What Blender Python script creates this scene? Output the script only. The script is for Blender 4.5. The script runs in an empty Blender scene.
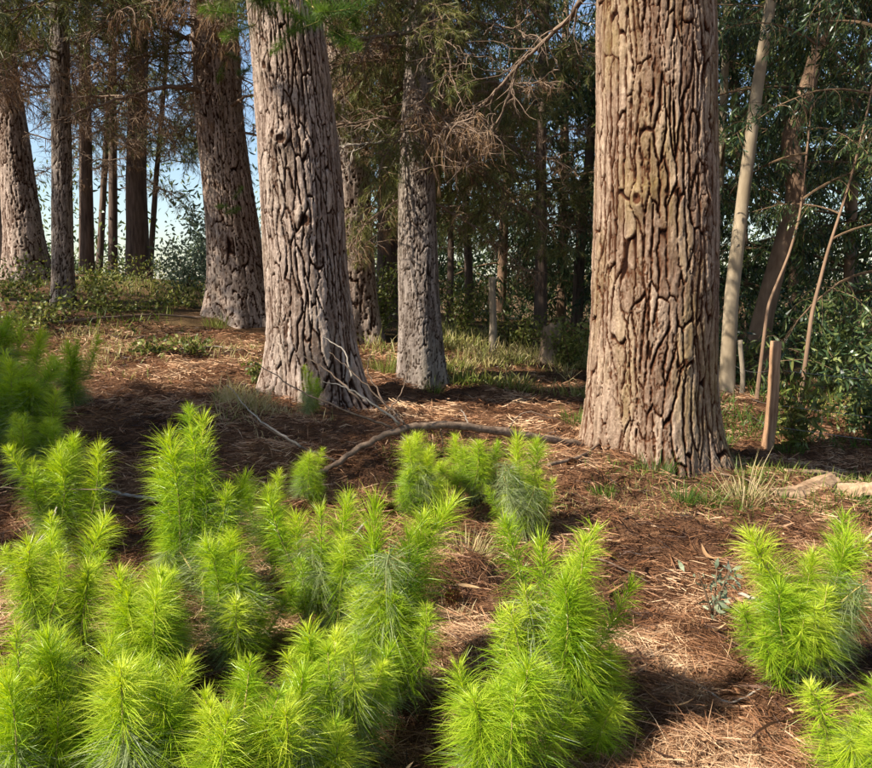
import bpy, math, random
import numpy as np
from mathutils import Vector, Matrix, Euler

random.seed(7)
RNG = np.random.default_rng(11)
SC = bpy.context.scene
COL = SC.collection

# ------------------------------------------------------------------ camera, sky, sun, exposure
CAMZ, PITCH, FPX, W0, H0 = 1.5, math.radians(-8.0), 755.0, 872.0, 768.0
cam_data = bpy.data.cameras.new('camera')
cam_data.sensor_width = 36.0
cam_data.lens = 36.0 * FPX / W0
cam_data.clip_start, cam_data.clip_end = 0.05, 3000.0
cam = bpy.data.objects.new('camera', cam_data)
COL.objects.link(cam)
cam.location = (0, 0, CAMZ)
cam.rotation_euler = (math.radians(90) + PITCH, 0, 0)
SC.camera = cam

SUN_EL = math.radians(43)
SUN_DIR = Vector((-0.89 * math.cos(SUN_EL), -0.456 * math.cos(SUN_EL), math.sin(SUN_EL))).normalized()   # towards the sun
world = bpy.data.worlds.new('World')
SC.world = world
world.use_nodes = True
wn = world.node_tree
wn.nodes.clear()
sky = wn.nodes.new('ShaderNodeTexSky')
sky.sky_type = 'NISHITA'
sky.sun_disc = False
sky.sun_elevation = SUN_EL
sky.sun_rotation = math.atan2(SUN_DIR.x, SUN_DIR.y)
sky.air_density, sky.dust_density, sky.ozone_density = 1.0, 0.6, 1.5
bg = wn.nodes.new('ShaderNodeBackground')
bg.inputs['Strength'].default_value = 0.088
wo = wn.nodes.new('ShaderNodeOutputWorld')
wn.links.new(sky.outputs[0], bg.inputs[0])
wn.links.new(bg.outputs[0], wo.inputs[0])

sun_data = bpy.data.lights.new('sun', 'SUN')
sun_data.energy = 5.0
sun_data.angle = math.radians(0.55)
sun_data.color = (1.0, 0.93, 0.82)
sun = bpy.data.objects.new('sun', sun_data)
COL.objects.link(sun)
sun.rotation_euler = (-SUN_DIR).to_track_quat('-Z', 'Y').to_euler()
sun.location = (-20, -14, 25)

vs = SC.view_settings
vs.view_transform, vs.look, vs.gamma, vs.use_curve_mapping = 'Standard', 'None', 1.0, False
vs.exposure = 1.12
SC.cycles.use_denoising = True
SC.cycles.use_adaptive_sampling = True
SC.cycles.adaptive_threshold = 0.025
SC.cycles.max_bounces = 5
SC.cycles.diffuse_bounces = 2
SC.cycles.glossy_bounces = 2
SC.cycles.transmission_bounces = 3
SC.cycles.sample_clamp_indirect = 4.0

# ------------------------------------------------------------------ helpers: pixels, noise, meshes
CF = np.array([0, math.cos(PITCH), math.sin(PITCH)])
CU = np.array([0, -math.sin(PITCH), math.cos(PITCH)])
CR = np.array([1.0, 0, 0])

def P(px, py, d):
    """the point seen at a pixel of the photograph when it stands d metres ahead"""
    v = CF * FPX + CR * (px - W0 / 2) + CU * (H0 / 2 - py)
    v = v * (d / v[1])
    return np.array([v[0], v[1], v[2] + CAMZ])

def hsh(*a):
    h = np.zeros(np.broadcast(*a).shape, dtype=np.uint64) + np.uint64(0x9E3779B9)
    for i, x in enumerate(a):
        h = (h ^ (np.asarray(x).astype(np.int64).astype(np.uint64) * np.uint64(0x85EBCA6B + 2 * i))) * np.uint64(0xC2B2AE3D27D4EB4F)
        h ^= h >> np.uint64(29)
    h *= np.uint64(0x165667B19E3779F9)
    h ^= h >> np.uint64(32)
    return (h & np.uint64(0xFFFFFF)).astype(np.float64) / float(0xFFFFFF)

def vn2(x, y, s=0):
    xi, yi = np.floor(x), np.floor(y)
    fx, fy = x - xi, y - yi
    fx, fy = fx * fx * (3 - 2 * fx), fy * fy * (3 - 2 * fy)
    a = hsh(xi, yi, s + 0 * xi); b = hsh(xi + 1, yi, s + 0 * xi)
    c = hsh(xi, yi + 1, s + 0 * xi); d = hsh(xi + 1, yi + 1, s + 0 * xi)
    return (a * (1 - fx) + b * fx) * (1 - fy) + (c * (1 - fx) + d * fx) * fy - 0.5

def vn3(x, y, z, s=0):
    zi = np.floor(z)
    f = z - zi
    f = f * f * (3 - 2 * f)
    out = 0
    for k, w in ((0, 1 - f), (1, f)):
        xi, yi = np.floor(x), np.floor(y)
        fx, fy = x - xi, y - yi
        fx, fy = fx * fx * (3 - 2 * fx), fy * fy * (3 - 2 * fy)
        g = lambda i, j: hsh(xi + i, yi + j, zi + k, s + 0 * xi)
        out = out + w * ((g(0, 0) * (1 - fx) + g(1, 0) * fx) * (1 - fy) + (g(0, 1) * (1 - fx) + g(1, 1) * fx) * fy)
    return out - 0.5

def fbm2(x, y, o=4, s=0):
    r, a = 0, 1.0
    for i in range(o):
        r = r + a * vn2(x, y, s + 17 * i)
        x, y, a = x * 2.03 + 3.1, y * 2.03 + 1.7, a * 0.5
    return r

def sstep(a, b, x):
    t = np.clip((x - a) / (b - a), 0, 1)
    return t * t * (3 - 2 * t)

class MB:
    """collects vertices and faces of several shapes into one mesh"""
    def __init__(self):
        self.v, self.f3, self.f4, self.m3, self.m4, self.a, self.n = [], [], [], [], [], [], 0
    def add(self, v, f3=None, f4=None, mat=0, attr=0.5):
        v = np.asarray(v, float).reshape(-1, 3)
        if f3 is not None and len(f3):
            self.f3.append(np.asarray(f3, int) + self.n); self.m3.append(np.full(len(f3), mat))
        if f4 is not None and len(f4):
            self.f4.append(np.asarray(f4, int) + self.n); self.m4.append(np.full(len(f4), mat))
        self.v.append(v); self.n += len(v)
        self.a.append(np.broadcast_to(np.asarray(attr, float), (len(v),)))
        return self
    def mesh(self, name, mats, smooth=True, extra=None):
        me = bpy.data.meshes.new(name)
        v = np.concatenate(self.v)
        f3 = np.concatenate(self.f3) if self.f3 else np.zeros((0, 3), int)
        f4 = np.concatenate(self.f4) if self.f4 else np.zeros((0, 4), int)
        mi = np.concatenate(self.m3 + self.m4)
        me.vertices.add(len(v)); me.vertices.foreach_set('co', v.astype(np.float32).ravel())
        nl = f3.size + f4.size
        me.loops.add(nl); me.loops.foreach_set('vertex_index', np.concatenate([f3.ravel(), f4.ravel()]).astype(np.int32))
        me.polygons.add(len(f3) + len(f4))
        st = np.concatenate([np.arange(len(f3)) * 3, f3.size + np.arange(len(f4)) * 4])
        me.polygons.foreach_set('loop_start', st.astype(np.int32))
        me.polygons.foreach_set('material_index', mi.astype(np.int32))
        me.polygons.foreach_set('use_smooth', np.full(len(mi), smooth))
        at = me.attributes.new('tint', 'FLOAT', 'POINT')
        at.data.foreach_set('value', np.concatenate(self.a).astype(np.float32))
        for k, arr in (extra or {}).items():
            at = me.attributes.new(k, 'FLOAT', 'POINT'); at.data.foreach_set('value', np.asarray(arr, np.float32))
        for m in mats: me.materials.append(m)
        me.update(calc_edges=True); me.validate()
        return me

def link(name, me, parent=None, loc=None, mat=None):
    o = bpy.data.objects.new(name, me); COL.objects.link(o)
    if parent is not None: o.parent = parent
    if loc is not None: o.location = loc
    if mat is not None: o.matrix_basis = mat
    return o

def tag(o, label=None, cat=None, group=None, kind=None):
    if label: o['label'] = label
    if cat: o['category'] = cat
    if group: o['group'] = group
    if kind: o['kind'] = kind
    return o

def thing(name, label, cat, loc, group=None):
    o = bpy.data.objects.new(name, None); COL.objects.link(o)
    o.empty_display_size = 0.1
    o.location = loc
    return tag(o, label, cat, group)

def unit(v):
    v = np.asarray(v, float)
    return v / (np.linalg.norm(v, axis=-1, keepdims=True) + 1e-12)

def tube(mb, pts, rad, n=6, mat=0, attr=0.5, cap=True):
    pts = np.asarray(pts, float); k = len(pts)
    rad = np.broadcast_to(np.asarray(rad, float), (k,))
    t = unit(np.gradient(pts, axis=0))
    ref = np.array([0.31, 0.17, 0.93]) if abs(t[0][2]) < 0.8 else np.array([0.95, 0.2, 0.1])
    a = unit(np.cross(t, ref)); b = np.cross(t, a)
    th = np.arange(n) * 2 * math.pi / n
    v = pts[:, None, :] + rad[:, None, None] * (np.cos(th)[None, :, None] * a[:, None, :] + np.sin(th)[None, :, None] * b[:, None, :])
    i, j = np.meshgrid(np.arange(k - 1), np.arange(n), indexing='ij')
    f = np.stack([i * n + j, i * n + (j + 1) % n, (i + 1) * n + (j + 1) % n, (i + 1) * n + j], -1).reshape(-1, 4)
    v = v.reshape(-1, 3); f3 = []
    if cap:
        v = np.concatenate([v, pts[:1], pts[-1:]])
        for q in range(n):
            f3.append((q, k * n, (q + 1) % n)); f3.append(((k - 1) * n + q, (k - 1) * n + (q + 1) % n, k * n + 1))
    at = attr if np.ndim(attr) == 0 else np.concatenate([np.repeat(attr, n), [attr[0], attr[-1]]] if cap else [np.repeat(attr, n)])
    mb.add(v, f3, f, mat, at)

def strips(mb, B, D, L, Wd, droop, mat=0, attr=0.5, w_mid=1.0, w_base=1.0, side=None, tipattr=0.0):
    """needles, blades, narrow leaves: base pair, mid pair, tip"""
    N = len(B)
    L = np.broadcast_to(np.asarray(L, float), (N,))[:, None]; Wd = np.broadcast_to(np.asarray(Wd, float), (N,))[:, None]
    droop = np.broadcast_to(np.asarray(droop, float), (N,))[:, None]
    D = unit(D)
    S = unit(np.cross(D, unit(RNG.normal(size=(N, 3))) if side is None else side))
    g = np.array([0, 0, -1.0])
    M = B + D * L * 0.5 + g * droop * L * 0.16
    T = B + D * L * 0.92 + g * droop * L * 0.62
    v = np.stack([B - S * Wd * w_base / 2, B + S * Wd * w_base / 2, M - S * Wd * w_mid / 2, M + S * Wd * w_mid / 2, T], 1)
    i = np.arange(N)[:, None] * 5
    at = np.broadcast_to(np.asarray(attr, float), (N,))
    at = np.clip(np.stack([at, at, at + tipattr * .5, at + tipattr * .5, at + tipattr], 1), 0, 1)
    mb.add(v.reshape(-1, 3), i + np.array([[2, 3, 4]]), i + np.array([[0, 1, 3, 2]]), mat, at.ravel())

def leaves(mb, B, D, L, Wd, mat=0, attr=0.5, fold=0.12):
    """lance-shaped leaves: base, two shoulders, tip, bent along the rib"""
    N = len(B); D = unit(D)
    L = np.broadcast_to(np.asarray(L, float), (N,))[:, None]; Wd = np.broadcast_to(np.asarray(Wd, float), (N,))[:, None]
    S = unit(np.cross(D, unit(RNG.normal(size=(N, 3))))); Nn = np.cross(D, S)
    R1 = B + D * L * .42 - Nn * L * fold
    v = np.stack([B, R1 - S * Wd / 2, R1 + S * Wd / 2, B + D * L * .72 - S * Wd * .36 - Nn * L * fold * .8, B + D * L * .72 + S * Wd * .36 - Nn * L * fold * .8, B + D * L + Nn * L * fold * .4], 1)
    i = np.arange(N)[:, None] * 6
    f3 = np.concatenate([i + np.array([[0, 2, 1]]), i + np.array([[3, 4, 5]])])
    mb.add(v.reshape(-1, 3), f3, i + np.array([[1, 2, 4, 3]]), mat, np.repeat(np.broadcast_to(np.asarray(attr, float), (N,)), 6))

# ------------------------------------------------------------------ materials
def ntree(name):
    m = bpy.data.materials.new(name); m.use_nodes = True
    nt = m.node_tree; nt.nodes.clear()
    out = nt.nodes.new('ShaderNodeOutputMaterial')
    return m, nt, out

def ramp(nt, stops, fac, interp='LINEAR'):
    r = nt.nodes.new('ShaderNodeValToRGB'); r.color_ramp.interpolation = interp
    e = r.color_ramp.elements
    while len(e) < len(stops): e.new(0.5)
    for i, (p, c) in enumerate(stops):
        e[i].position = p; e[i].color = (*c, 1)
    nt.links.new(fac, r.inputs[0])
    return r.outputs[0]

def attr_node(nt, name):
    a = nt.nodes.new('ShaderNodeAttribute'); a.attribute_name = name
    return a.outputs['Fac']

def noise_node(nt, scale, detail=4, rough=.55, stretch=None, coord='Object'):
    tc = nt.nodes.new('ShaderNodeTexCoord'); n = nt.nodes.new('ShaderNodeTexNoise')
    n.inputs['Scale'].default_value = scale; n.inputs['Detail'].default_value = detail; n.inputs['Roughness'].default_value = rough
    src = tc.outputs[coord]
    if stretch:
        mp = nt.nodes.new('ShaderNodeMapping'); mp.inputs['Scale'].default_value = stretch
        nt.links.new(src, mp.inputs[0]); src = mp.outputs[0]
    nt.links.new(src, n.inputs['Vector'])
    return n.outputs['Fac']

def mixc(nt, a, b, fac, mode='MIX'):
    m = nt.nodes.new('ShaderNodeMix'); m.data_type = 'RGBA'; m.blend_type = mode
    for s, x in ((m.inputs[6], a), (m.inputs[7], b), (m.inputs[0], fac)):
        if hasattr(x, 'is_output'): nt.links.new(x, s)
        else: s.default_value = (*x, 1) if isinstance(x, tuple) else x
    return m.outputs[2]

def maths(nt, op, a, b=0.0, clamp=False):
    m = nt.nodes.new('ShaderNodeMath'); m.operation = op; m.use_clamp = clamp
    for s, x in ((m.inputs[0], a), (m.inputs[1], b)):
        if hasattr(x, 'is_output'): nt.links.new(x, s)
        else: s.default_value = x
    return m.outputs[0]

def principled(nt, out, col, rough=.8, bump=None, bstr=.4, bdist=.01, spec=.25):
    p = nt.nodes.new('ShaderNodeBsdfPrincipled')
    if hasattr(col, 'is_output'): nt.links.new(col, p.inputs['Base Color'])
    else: p.inputs['Base Color'].default_value = (*col, 1)
    p.inputs['Roughness'].default_value = rough
    p.inputs['Specular IOR Level'].default_value = spec
    if bump is not None:
        b = nt.nodes.new('ShaderNodeBump'); b.inputs['Strength'].default_value = bstr; b.inputs['Distance'].default_value = bdist
        nt.links.new(bump, b.inputs['Height']); nt.links.new(b.outputs[0], p.inputs['Normal'])
    nt.links.new(p.outputs[0], out.inputs[0])
    return p

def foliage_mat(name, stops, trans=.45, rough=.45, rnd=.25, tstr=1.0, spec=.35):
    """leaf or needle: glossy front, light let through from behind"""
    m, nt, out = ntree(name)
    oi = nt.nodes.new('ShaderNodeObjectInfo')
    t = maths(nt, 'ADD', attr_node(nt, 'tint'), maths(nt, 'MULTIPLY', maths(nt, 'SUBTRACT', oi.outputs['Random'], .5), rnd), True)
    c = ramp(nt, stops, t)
    p = principled(nt, out, c, rough, spec=spec)
    tr = nt.nodes.new('ShaderNodeBsdfTranslucent')
    hs = nt.nodes.new('ShaderNodeHueSaturation'); hs.inputs['Hue'].default_value = .49
    hs.inputs['Saturation'].default_value = 1.1; hs.inputs['Value'].default_value = tstr
    nt.links.new(c, hs.inputs['Color']); nt.links.new(hs.outputs[0], tr.inputs[0])
    mx = nt.nodes.new('ShaderNodeMixShader'); mx.inputs[0].default_value = trans
    nt.links.new(p.outputs[0], mx.inputs[1]); nt.links.new(tr.outputs[0], mx.inputs[2]); nt.links.new(mx.outputs[0], out.inputs[0])
    return m

def bark_mat(name, plate_a, plate_b, deep, mid, lichen=None, lich_amt=.35):
    m, nt, out = ntree(name)
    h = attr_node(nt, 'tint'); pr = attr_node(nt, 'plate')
    fine = noise_node(nt, 46, 8, .72, (1, 1, .6))
    long_ = noise_node(nt, 9, 5, .6, (3.0, 3.0, .55))
    pc = mixc(nt, plate_a, plate_b, maths(nt, 'ADD', maths(nt, 'MULTIPLY', pr, .55), maths(nt, 'MULTIPLY', maths(nt, 'SUBTRACT', fine, .43), 2.6), True))
    pc = mixc(nt, pc, ramp(nt, [(.3, (.5, .44, .39)), (.68, (1.25, 1.2, 1.16))], long_), 1.0, 'MULTIPLY')
    if lichen:
        big = noise_node(nt, 1.5, 4, .6, (1.6, 1.6, .6))
        f = ramp(nt, [(.48, (0, 0, 0)), (.68, (lich_amt,) * 3)], big)
        pc = mixc(nt, pc, lichen, f)
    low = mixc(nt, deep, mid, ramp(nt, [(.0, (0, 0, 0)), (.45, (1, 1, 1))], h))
    c = mixc(nt, low, pc, ramp(nt, [(.48, (0, 0, 0)), (.86, (1, 1, 1))], h))  # fissures: red-brown inner bark, plus painted shade darkening and widening them
    bm = maths(nt, 'ADD', maths(nt, 'MULTIPLY', fine, .7), maths(nt, 'MULTIPLY', long_, .6))
    principled(nt, out, c, .95, bm, 1.0, .028, .06)
    return m

def plain_bark(name, c1, c2, scale=14, stretch=(1, 1, .25), bstr=.5):
    m, nt, out = ntree(name)
    n = noise_node(nt, scale, 6, .62, stretch); n2 = noise_node(nt, scale * .22, 3, .5, (1, 1, .5))
    f = maths(nt, 'ADD', maths(nt, 'MULTIPLY', n, .75), maths(nt, 'MULTIPLY', n2, .35))
    principled(nt, out, ramp(nt, [(.36, c1), (.7, c2)], f), .9, n, bstr, .02, .12)
    return m

M = {}
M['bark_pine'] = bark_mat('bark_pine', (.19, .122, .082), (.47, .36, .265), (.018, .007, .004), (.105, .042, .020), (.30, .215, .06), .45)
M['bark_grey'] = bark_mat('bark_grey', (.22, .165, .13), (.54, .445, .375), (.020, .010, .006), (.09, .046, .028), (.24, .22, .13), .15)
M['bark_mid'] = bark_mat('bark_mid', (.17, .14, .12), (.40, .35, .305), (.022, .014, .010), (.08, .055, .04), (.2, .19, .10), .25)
M['bark_far'] = plain_bark('bark_far', (.04, .026, .02), (.17, .12, .09), 9, (2.2, 2.2, .28), .9)
M['bark_gum'] = plain_bark('bark_gum', (.17, .125, .075), (.42, .335, .225), 5, (1.2, 1.2, .35), .25)
M['bark_gum_dark'] = plain_bark('bark_gum_dark', (.12, .07, .042), (.32, .21, .135), 6, (1.5, 1.5, .4), .5)
M['twig_dead'] = plain_bark('twig_dead', (.085, .055, .036), (.26, .185, .13), 20, (1, 1, 1), .3)
M['twig_live'] = plain_bark('twig_live', (.08, .05, .03), (.2, .13, .075), 20, (1, 1, 1), .3)
M['stem_sapling'] = plain_bark('stem_sapling', (.26, .19, .06), (.50, .42, .15), 30, (1, 1, .6), .3)
M['branch_fallen'] = plain_bark('branch_fallen', (.085, .052, .034), (.28, .195, .13), 22, (1, 1, 1), .6)
M['stick_pale'] = plain_bark('stick_pale', (.20, .165, .125), (.46, .39, .31), 25, (1, 1, 1), .3)
M['bark_slab'] = plain_bark('bark_slab', (.13, .075, .042), (.46, .31, .185), 14, (.4, 1.5, 1.5), .7)
M['post_wood'] = plain_bark('post_wood', (.17, .085, .045), (.50, .30, .17), 34, (1.6, 1.6, .10), .9)
M['post_old'] = plain_bark('post_old', (.15, .115, .08), (.34, .28, .20), 26, (1.4, 1.4, .12), .5)
M['stump_wood'] = plain_bark('stump_wood', (.12, .08, .05), (.36, .26, .17), 16, (1.5, 1.5, .3), .7)
M['cone'] = plain_bark('cone', (.10, .045, .018), (.28, .15, .07), 40, (1, 1, 1), .3)

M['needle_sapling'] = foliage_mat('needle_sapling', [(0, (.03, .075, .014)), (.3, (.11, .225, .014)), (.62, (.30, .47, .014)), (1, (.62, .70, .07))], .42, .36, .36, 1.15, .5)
M['needle_shade'] = foliage_mat('needle_shade', [(0, (.02, .05, .012)), (.5, (.06, .13, .02)), (1, (.17, .26, .04))], .4, .4, .2)  # darker needle copy for the overhanging tips, their shade put into the colour
M['needle_old'] = foliage_mat('needle_old', [(0, (.06, .095, .03)), (.5, (.19, .26, .085)), (1, (.42, .46, .21))], .35, .38, .2, 1.0, .45)
M['needle_pine'] = foliage_mat('needle_pine', [(0, (.03, .045, .014)), (.5, (.105, .125, .03)), (1, (.27, .26, .075))], .35, .45, .3)
M['needle_dry'] = foliage_mat('needle_dry', [(0, (.07, .035, .017)), (.5, (.21, .12, .06)), (1, (.38, .25, .135))], .25, .7, .3, 1.0, .15)
M['leaf_gum'] = foliage_mat('leaf_gum', [(0, (.02, .042, .02)), (.5, (.065, .11, .04)), (1, (.28, .32, .09))], .4, .36, .3, 1.0, .5)
M['leaf_bush'] = foliage_mat('leaf_bush', [(0, (.04, .055, .014)), (.5, (.13, .155, .032)), (1, (.38, .37, .10))], .4, .45, .25)
M['leaf_blue'] = foliage_mat('leaf_blue', [(0, (.05, .075, .05)), (.5, (.13, .17, .105)), (1, (.3, .34, .22))], .35, .5, .25)
M['leaf_pale'] = foliage_mat('leaf_pale', [(0, (.13, .17, .10)), (.5, (.28, .32, .19)), (1, (.45, .48, .32))], .3, .5, .2)
M['grass'] = foliage_mat('grass', [(0, (.045, .085, .015)), (.35, (.11, .19, .022)), (.62, (.27, .28, .06)), (1, (.55, .43, .22))], .4, .5, .15)
M['leaf_litter'] = foliage_mat('leaf_litter', [(0, (.13, .05, .02)), (.5, (.28, .13, .055)), (1, (.46, .29, .14))], .15, .6, .5, 1.0, .3)
M['straw'] = foliage_mat('straw', [(0, (.035, .014, .006)), (.35, (.17, .074, .032)), (.68, (.40, .205, .10)), (1, (.64, .43, .25))], .12, .55, 0, 1.0, .3)
m, nt, out = ntree('wire'); pw = principled(nt, out, (.32, .31, .30), .45); pw.inputs['Metallic'].default_value = .8; M['wire'] = m

m, nt, out = ntree('ground')
n1 = noise_node(nt, 2.2, 6, .6); n2 = noise_node(nt, 60, 5, .7, (1, .35, 1)); n3 = noise_node(nt, .45, 3, .5); n4 = noise_node(nt, 75, 4, .7, (.35, 1, 1))
f = maths(nt, 'ADD', maths(nt, 'MULTIPLY', n1, .45), maths(nt, 'MULTIPLY', maths(nt, 'ADD', n2, n4), .33))
c = ramp(nt, [(.34, (.035, .016, .009)), (.5, (.105, .050, .026)), (.62, (.20, .105, .054)), (.78, (.34, .21, .12))], f)
far = ramp(nt, [(.40, (0, 0, 0)), (.62, (.75, .75, .75))], n3)
gd = attr_node(nt, 'grassy')
c = mixc(nt, c, (.07, .068, .026), maths(nt, 'MULTIPLY', gd, maths(nt, 'ADD', far, .35), True))
principled(nt, out, c, .95, maths(nt, 'ADD', n2, n4), .8, .03, .08)
M['ground'] = m

# ------------------------------------------------------------------ the ground
ctrl = [P(*q) for q in ((318, 400, 7.2), (422, 385, 8.6), (652, 462, 5.75), (242, 320, 11.5), (63, 306, 11), (27, 278, 14), (492, 353, 10.5), (549, 365, 10.5),
                        (727, 392, 9.5), (772, 455, 7.3), (860, 470, 7.0), (100, 400, 6.3), (40, 452, 4.8), (120, 505, 4.1), (460, 520, 4.25), (120, 277, 16.5), (185, 285, 15), (340, 335, 11))]
ctrl += [np.array(q) for q in ((-2, 1.8, -.02), (0, 1.8, -.04), (2, 1.8, -.03), (0, 3, .0), (1.6, 3.2, .0), (-1.8, 3, .16), (-5, -3, 0), (5, -3, -.1), (0, -6, -.1), (-7, 3, .3), (6, 3, -.1), (9, 9, .05),
                               (-14, 24, .7), (0, 22, .35), (14, 20, .05), (-16, 10, 1.3), (-25, 30, .2), (25, 30, -.3), (0, 40, -.4), (-20, -15, -.3), (20, -15, -.4))]
ctrl = np.array(ctrl)
def _k(d): return np.sqrt(d * d + .25)
_A = np.zeros((len(ctrl) + 3,) * 2); _n = len(ctrl)
_A[:_n, :_n] = _k(np.linalg.norm(ctrl[:, None, :2] - ctrl[None, :, :2], axis=-1)) + np.eye(_n) * -.02
_A[:_n, _n:] = np.c_[np.ones(_n), ctrl[:, :2]]; _A[_n:, :_n] = _A[:_n, _n:].T
_w = np.linalg.solve(_A, np.r_[ctrl[:, 2], 0, 0, 0])
BUMPS = []      # mounds and hollows: px, py, distance, radius x, radius y, height
for px, py, d, rx, ry, h in ((720, 690, 2.75, .55, .28, .10), (470, 660, 2.9, .25, .22, .08), (645, 595, 3.5, .5, .22, -.20), (700, 545, 4.0, .7, .25, .06),
                             (380, 455, 5.2, .8, .25, .09), (330, 490, 4.6, .6, .22, -.18), (180, 420, 5.8, .8, .3, .07), (150, 385, 6.9, .9, .3, .07), (130, 510, 4.1, .35, .25, -.16),
                             (820, 500, 5.2, .9, .25, .10), (560, 420, 6.4, .7, .25, -.06), (500, 560, 4.0, .25, .25, -.05), (610, 760, 2.35, .3, .2, .05)):
    q = P(px, py, d); BUMPS.append((q[0], q[1], rx, ry, h))

def gz(x, y, detail=False):
    x = np.asarray(x, float); y = np.asarray(y, float)
    sh = x.shape; xf, yf = x.ravel(), y.ravel()
    z = np.zeros(xf.shape)
    for c_, w_ in zip(ctrl, _w[:_n]): z += w_ * _k(np.hypot(xf - c_[0], yf - c_[1]))
    z += _w[_n] + _w[_n + 1] * xf + _w[_n + 2] * yf
    r = np.hypot(xf, yf - 8); t = sstep(32, 70, r)
    z = np.clip(z, -1.2, 2.0)
    z = z * (1 - t) + (-.6) * t
    for bx, by, rx, ry, h in BUMPS: z += h * np.exp(-((xf - bx) / rx) ** 2 - ((yf - by) / ry) ** 2)
    z += (.10 * fbm2(xf * 1.1, yf * 1.1, 3, 3)) * (1 - t)
    if detail:
        a = fbm2(xf * 5, yf * 7, 4, 9)
        rg = .5 - np.abs(fbm2(xf * 3.2 + a, yf * 4.5, 3, 21))
        z += (.105 * a + .10 * rg + .10 * np.maximum(0, fbm2(xf * 2.0 + 5, yf * 2.6, 3, 51)) ** 1.2) * sstep(14, 5, np.hypot(xf, yf))
    return z.reshape(sh)
def gz1(x, y): return float(gz(np.array([x]), np.array([y]), True)[0])

def axis_pts(fine0, fine1, step, lo, hi, grow=1.09):
    mid = list(np.arange(fine0, fine1, step)); s, p = step, fine1
    while p < hi: mid.append(p); s *= grow; p += s
    mid.append(hi); s, p, pre = step, fine0 - step, []
    while p > lo: pre.append(p); s *= grow; p -= s
    return np.array([lo] + pre[::-1] + mid)
gx = axis_pts(-3.0, 3.4, .029, -900, 900, 1.05); gy = axis_pts(1.8, 5.6, .025, -900, 900, 1.035)
GX, GY = np.meshgrid(gx, gy)
GZ = gz(GX, GY, True)
nx, ny = len(gx), len(gy)
ii, jj = np.meshgrid(np.arange(ny - 1), np.arange(nx - 1), indexing='ij')
gf = np.stack([ii * nx + jj, ii * nx + jj + 1, (ii + 1) * nx + jj + 1, (ii + 1) * nx + jj], -1).reshape(-1, 4)
grassy = sstep(8.6, 10.5, GY.ravel() + .25 * GX.ravel() * (GX.ravel() < 0) * -.3) * .5
mb = MB(); mb.add(np.stack([GX, GY, GZ], -1).reshape(-1, 3), None, gf)
ground = link('ground', mb.mesh('ground', [M['ground']], True, {'grassy': grassy}))
tag(ground, 'forest floor of brown pine needles rising to the back', None, None, 'structure')

# fallen needles: countless, one object
def scatter_view(n, d0, d1, pw=1.0, xm=1.15):
    u = RNG.random(n); d = (d0 ** (1 - pw) + u * (d1 ** (1 - pw) - d0 ** (1 - pw))) ** (1 / (1 - pw)) if pw != 1 else d0 * (d1 / d0) ** u
    return (RNG.random(n) * 2 - 1) * d * .58 * xm, d
mb = MB()
x, y = scatter_view(190000, 1.8, 10.5, 1.0, 1.4)
z = gz(x, y, True)
clump = fbm2(x * 2.5, y * 2.5, 3, 40)
ang = 2.2 * math.pi * fbm2(x * 1.6, y * 1.6, 2, 33) + RNG.normal(0, .9, len(x))
D = np.stack([np.cos(ang), np.sin(ang), RNG.normal(.02, .22, len(x))], 1)
Ls = RNG.uniform(.07, .17, len(x))
B = np.stack([x, y, z + RNG.uniform(.002, .03, len(x))], 1) - D * Ls[:, None] * .5
strips(mb, B, D, Ls, np.clip(.0008 * y, .0017, .008) * RNG.uniform(.7, 1.2, len(x)), RNG.uniform(-.1, .3, len(x)), 0, np.clip(.42 + 1.1 * clump + RNG.normal(0, .22, len(x)), 0, 1))
xc, yc = scatter_view(2600, 1.9, 9, 1.0, 1.4); ac = RNG.uniform(0, 6.28, len(xc)); Lc = RNG.uniform(.03, .14, len(xc)) * RNG.choice([.5, 1, 1.6], len(xc))
Dc = np.stack([np.cos(ac), np.sin(ac), RNG.normal(.02, .18, len(xc))], 1)
leaves(mb, np.stack([xc, yc, gz(xc, yc, True) + RNG.uniform(.012, .035, len(xc))], 1) - Dc * Lc[:, None] * .5, Dc, Lc, RNG.uniform(.005, .015, len(xc)), 0, np.clip(RNG.normal(.38, .28, len(xc)), 0, 1), .1)
xs, ys = scatter_view(36000, 1.9, 6, 1.0, 1.35); hp = fbm2(xs * 2.0 + 5, ys * 2.6, 3, 51); k_ = hp > .02; xs, ys, hp = xs[k_], ys[k_], hp[k_]   # loose needles standing off the heaps
as_ = RNG.uniform(0, 6.28, len(xs)); Dh = np.stack([np.cos(as_), np.sin(as_), RNG.uniform(-.1, .7, len(xs))], 1)
strips(mb, np.stack([xs, ys, gz(xs, ys, True)], 1), Dh, RNG.uniform(.08, .19, len(xs)), np.clip(.0009 * ys, .002, .006), RNG.uniform(.2, 1.0, len(xs)), 0, np.clip(.55 + RNG.normal(0, .22, len(xs)), 0, 1))
tag(link('needle_litter', mb.mesh('needle_litter', [M['straw']], False)), 'fallen brown pine needles matted over the forest floor', 'needle litter', None, 'stuff')

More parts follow.
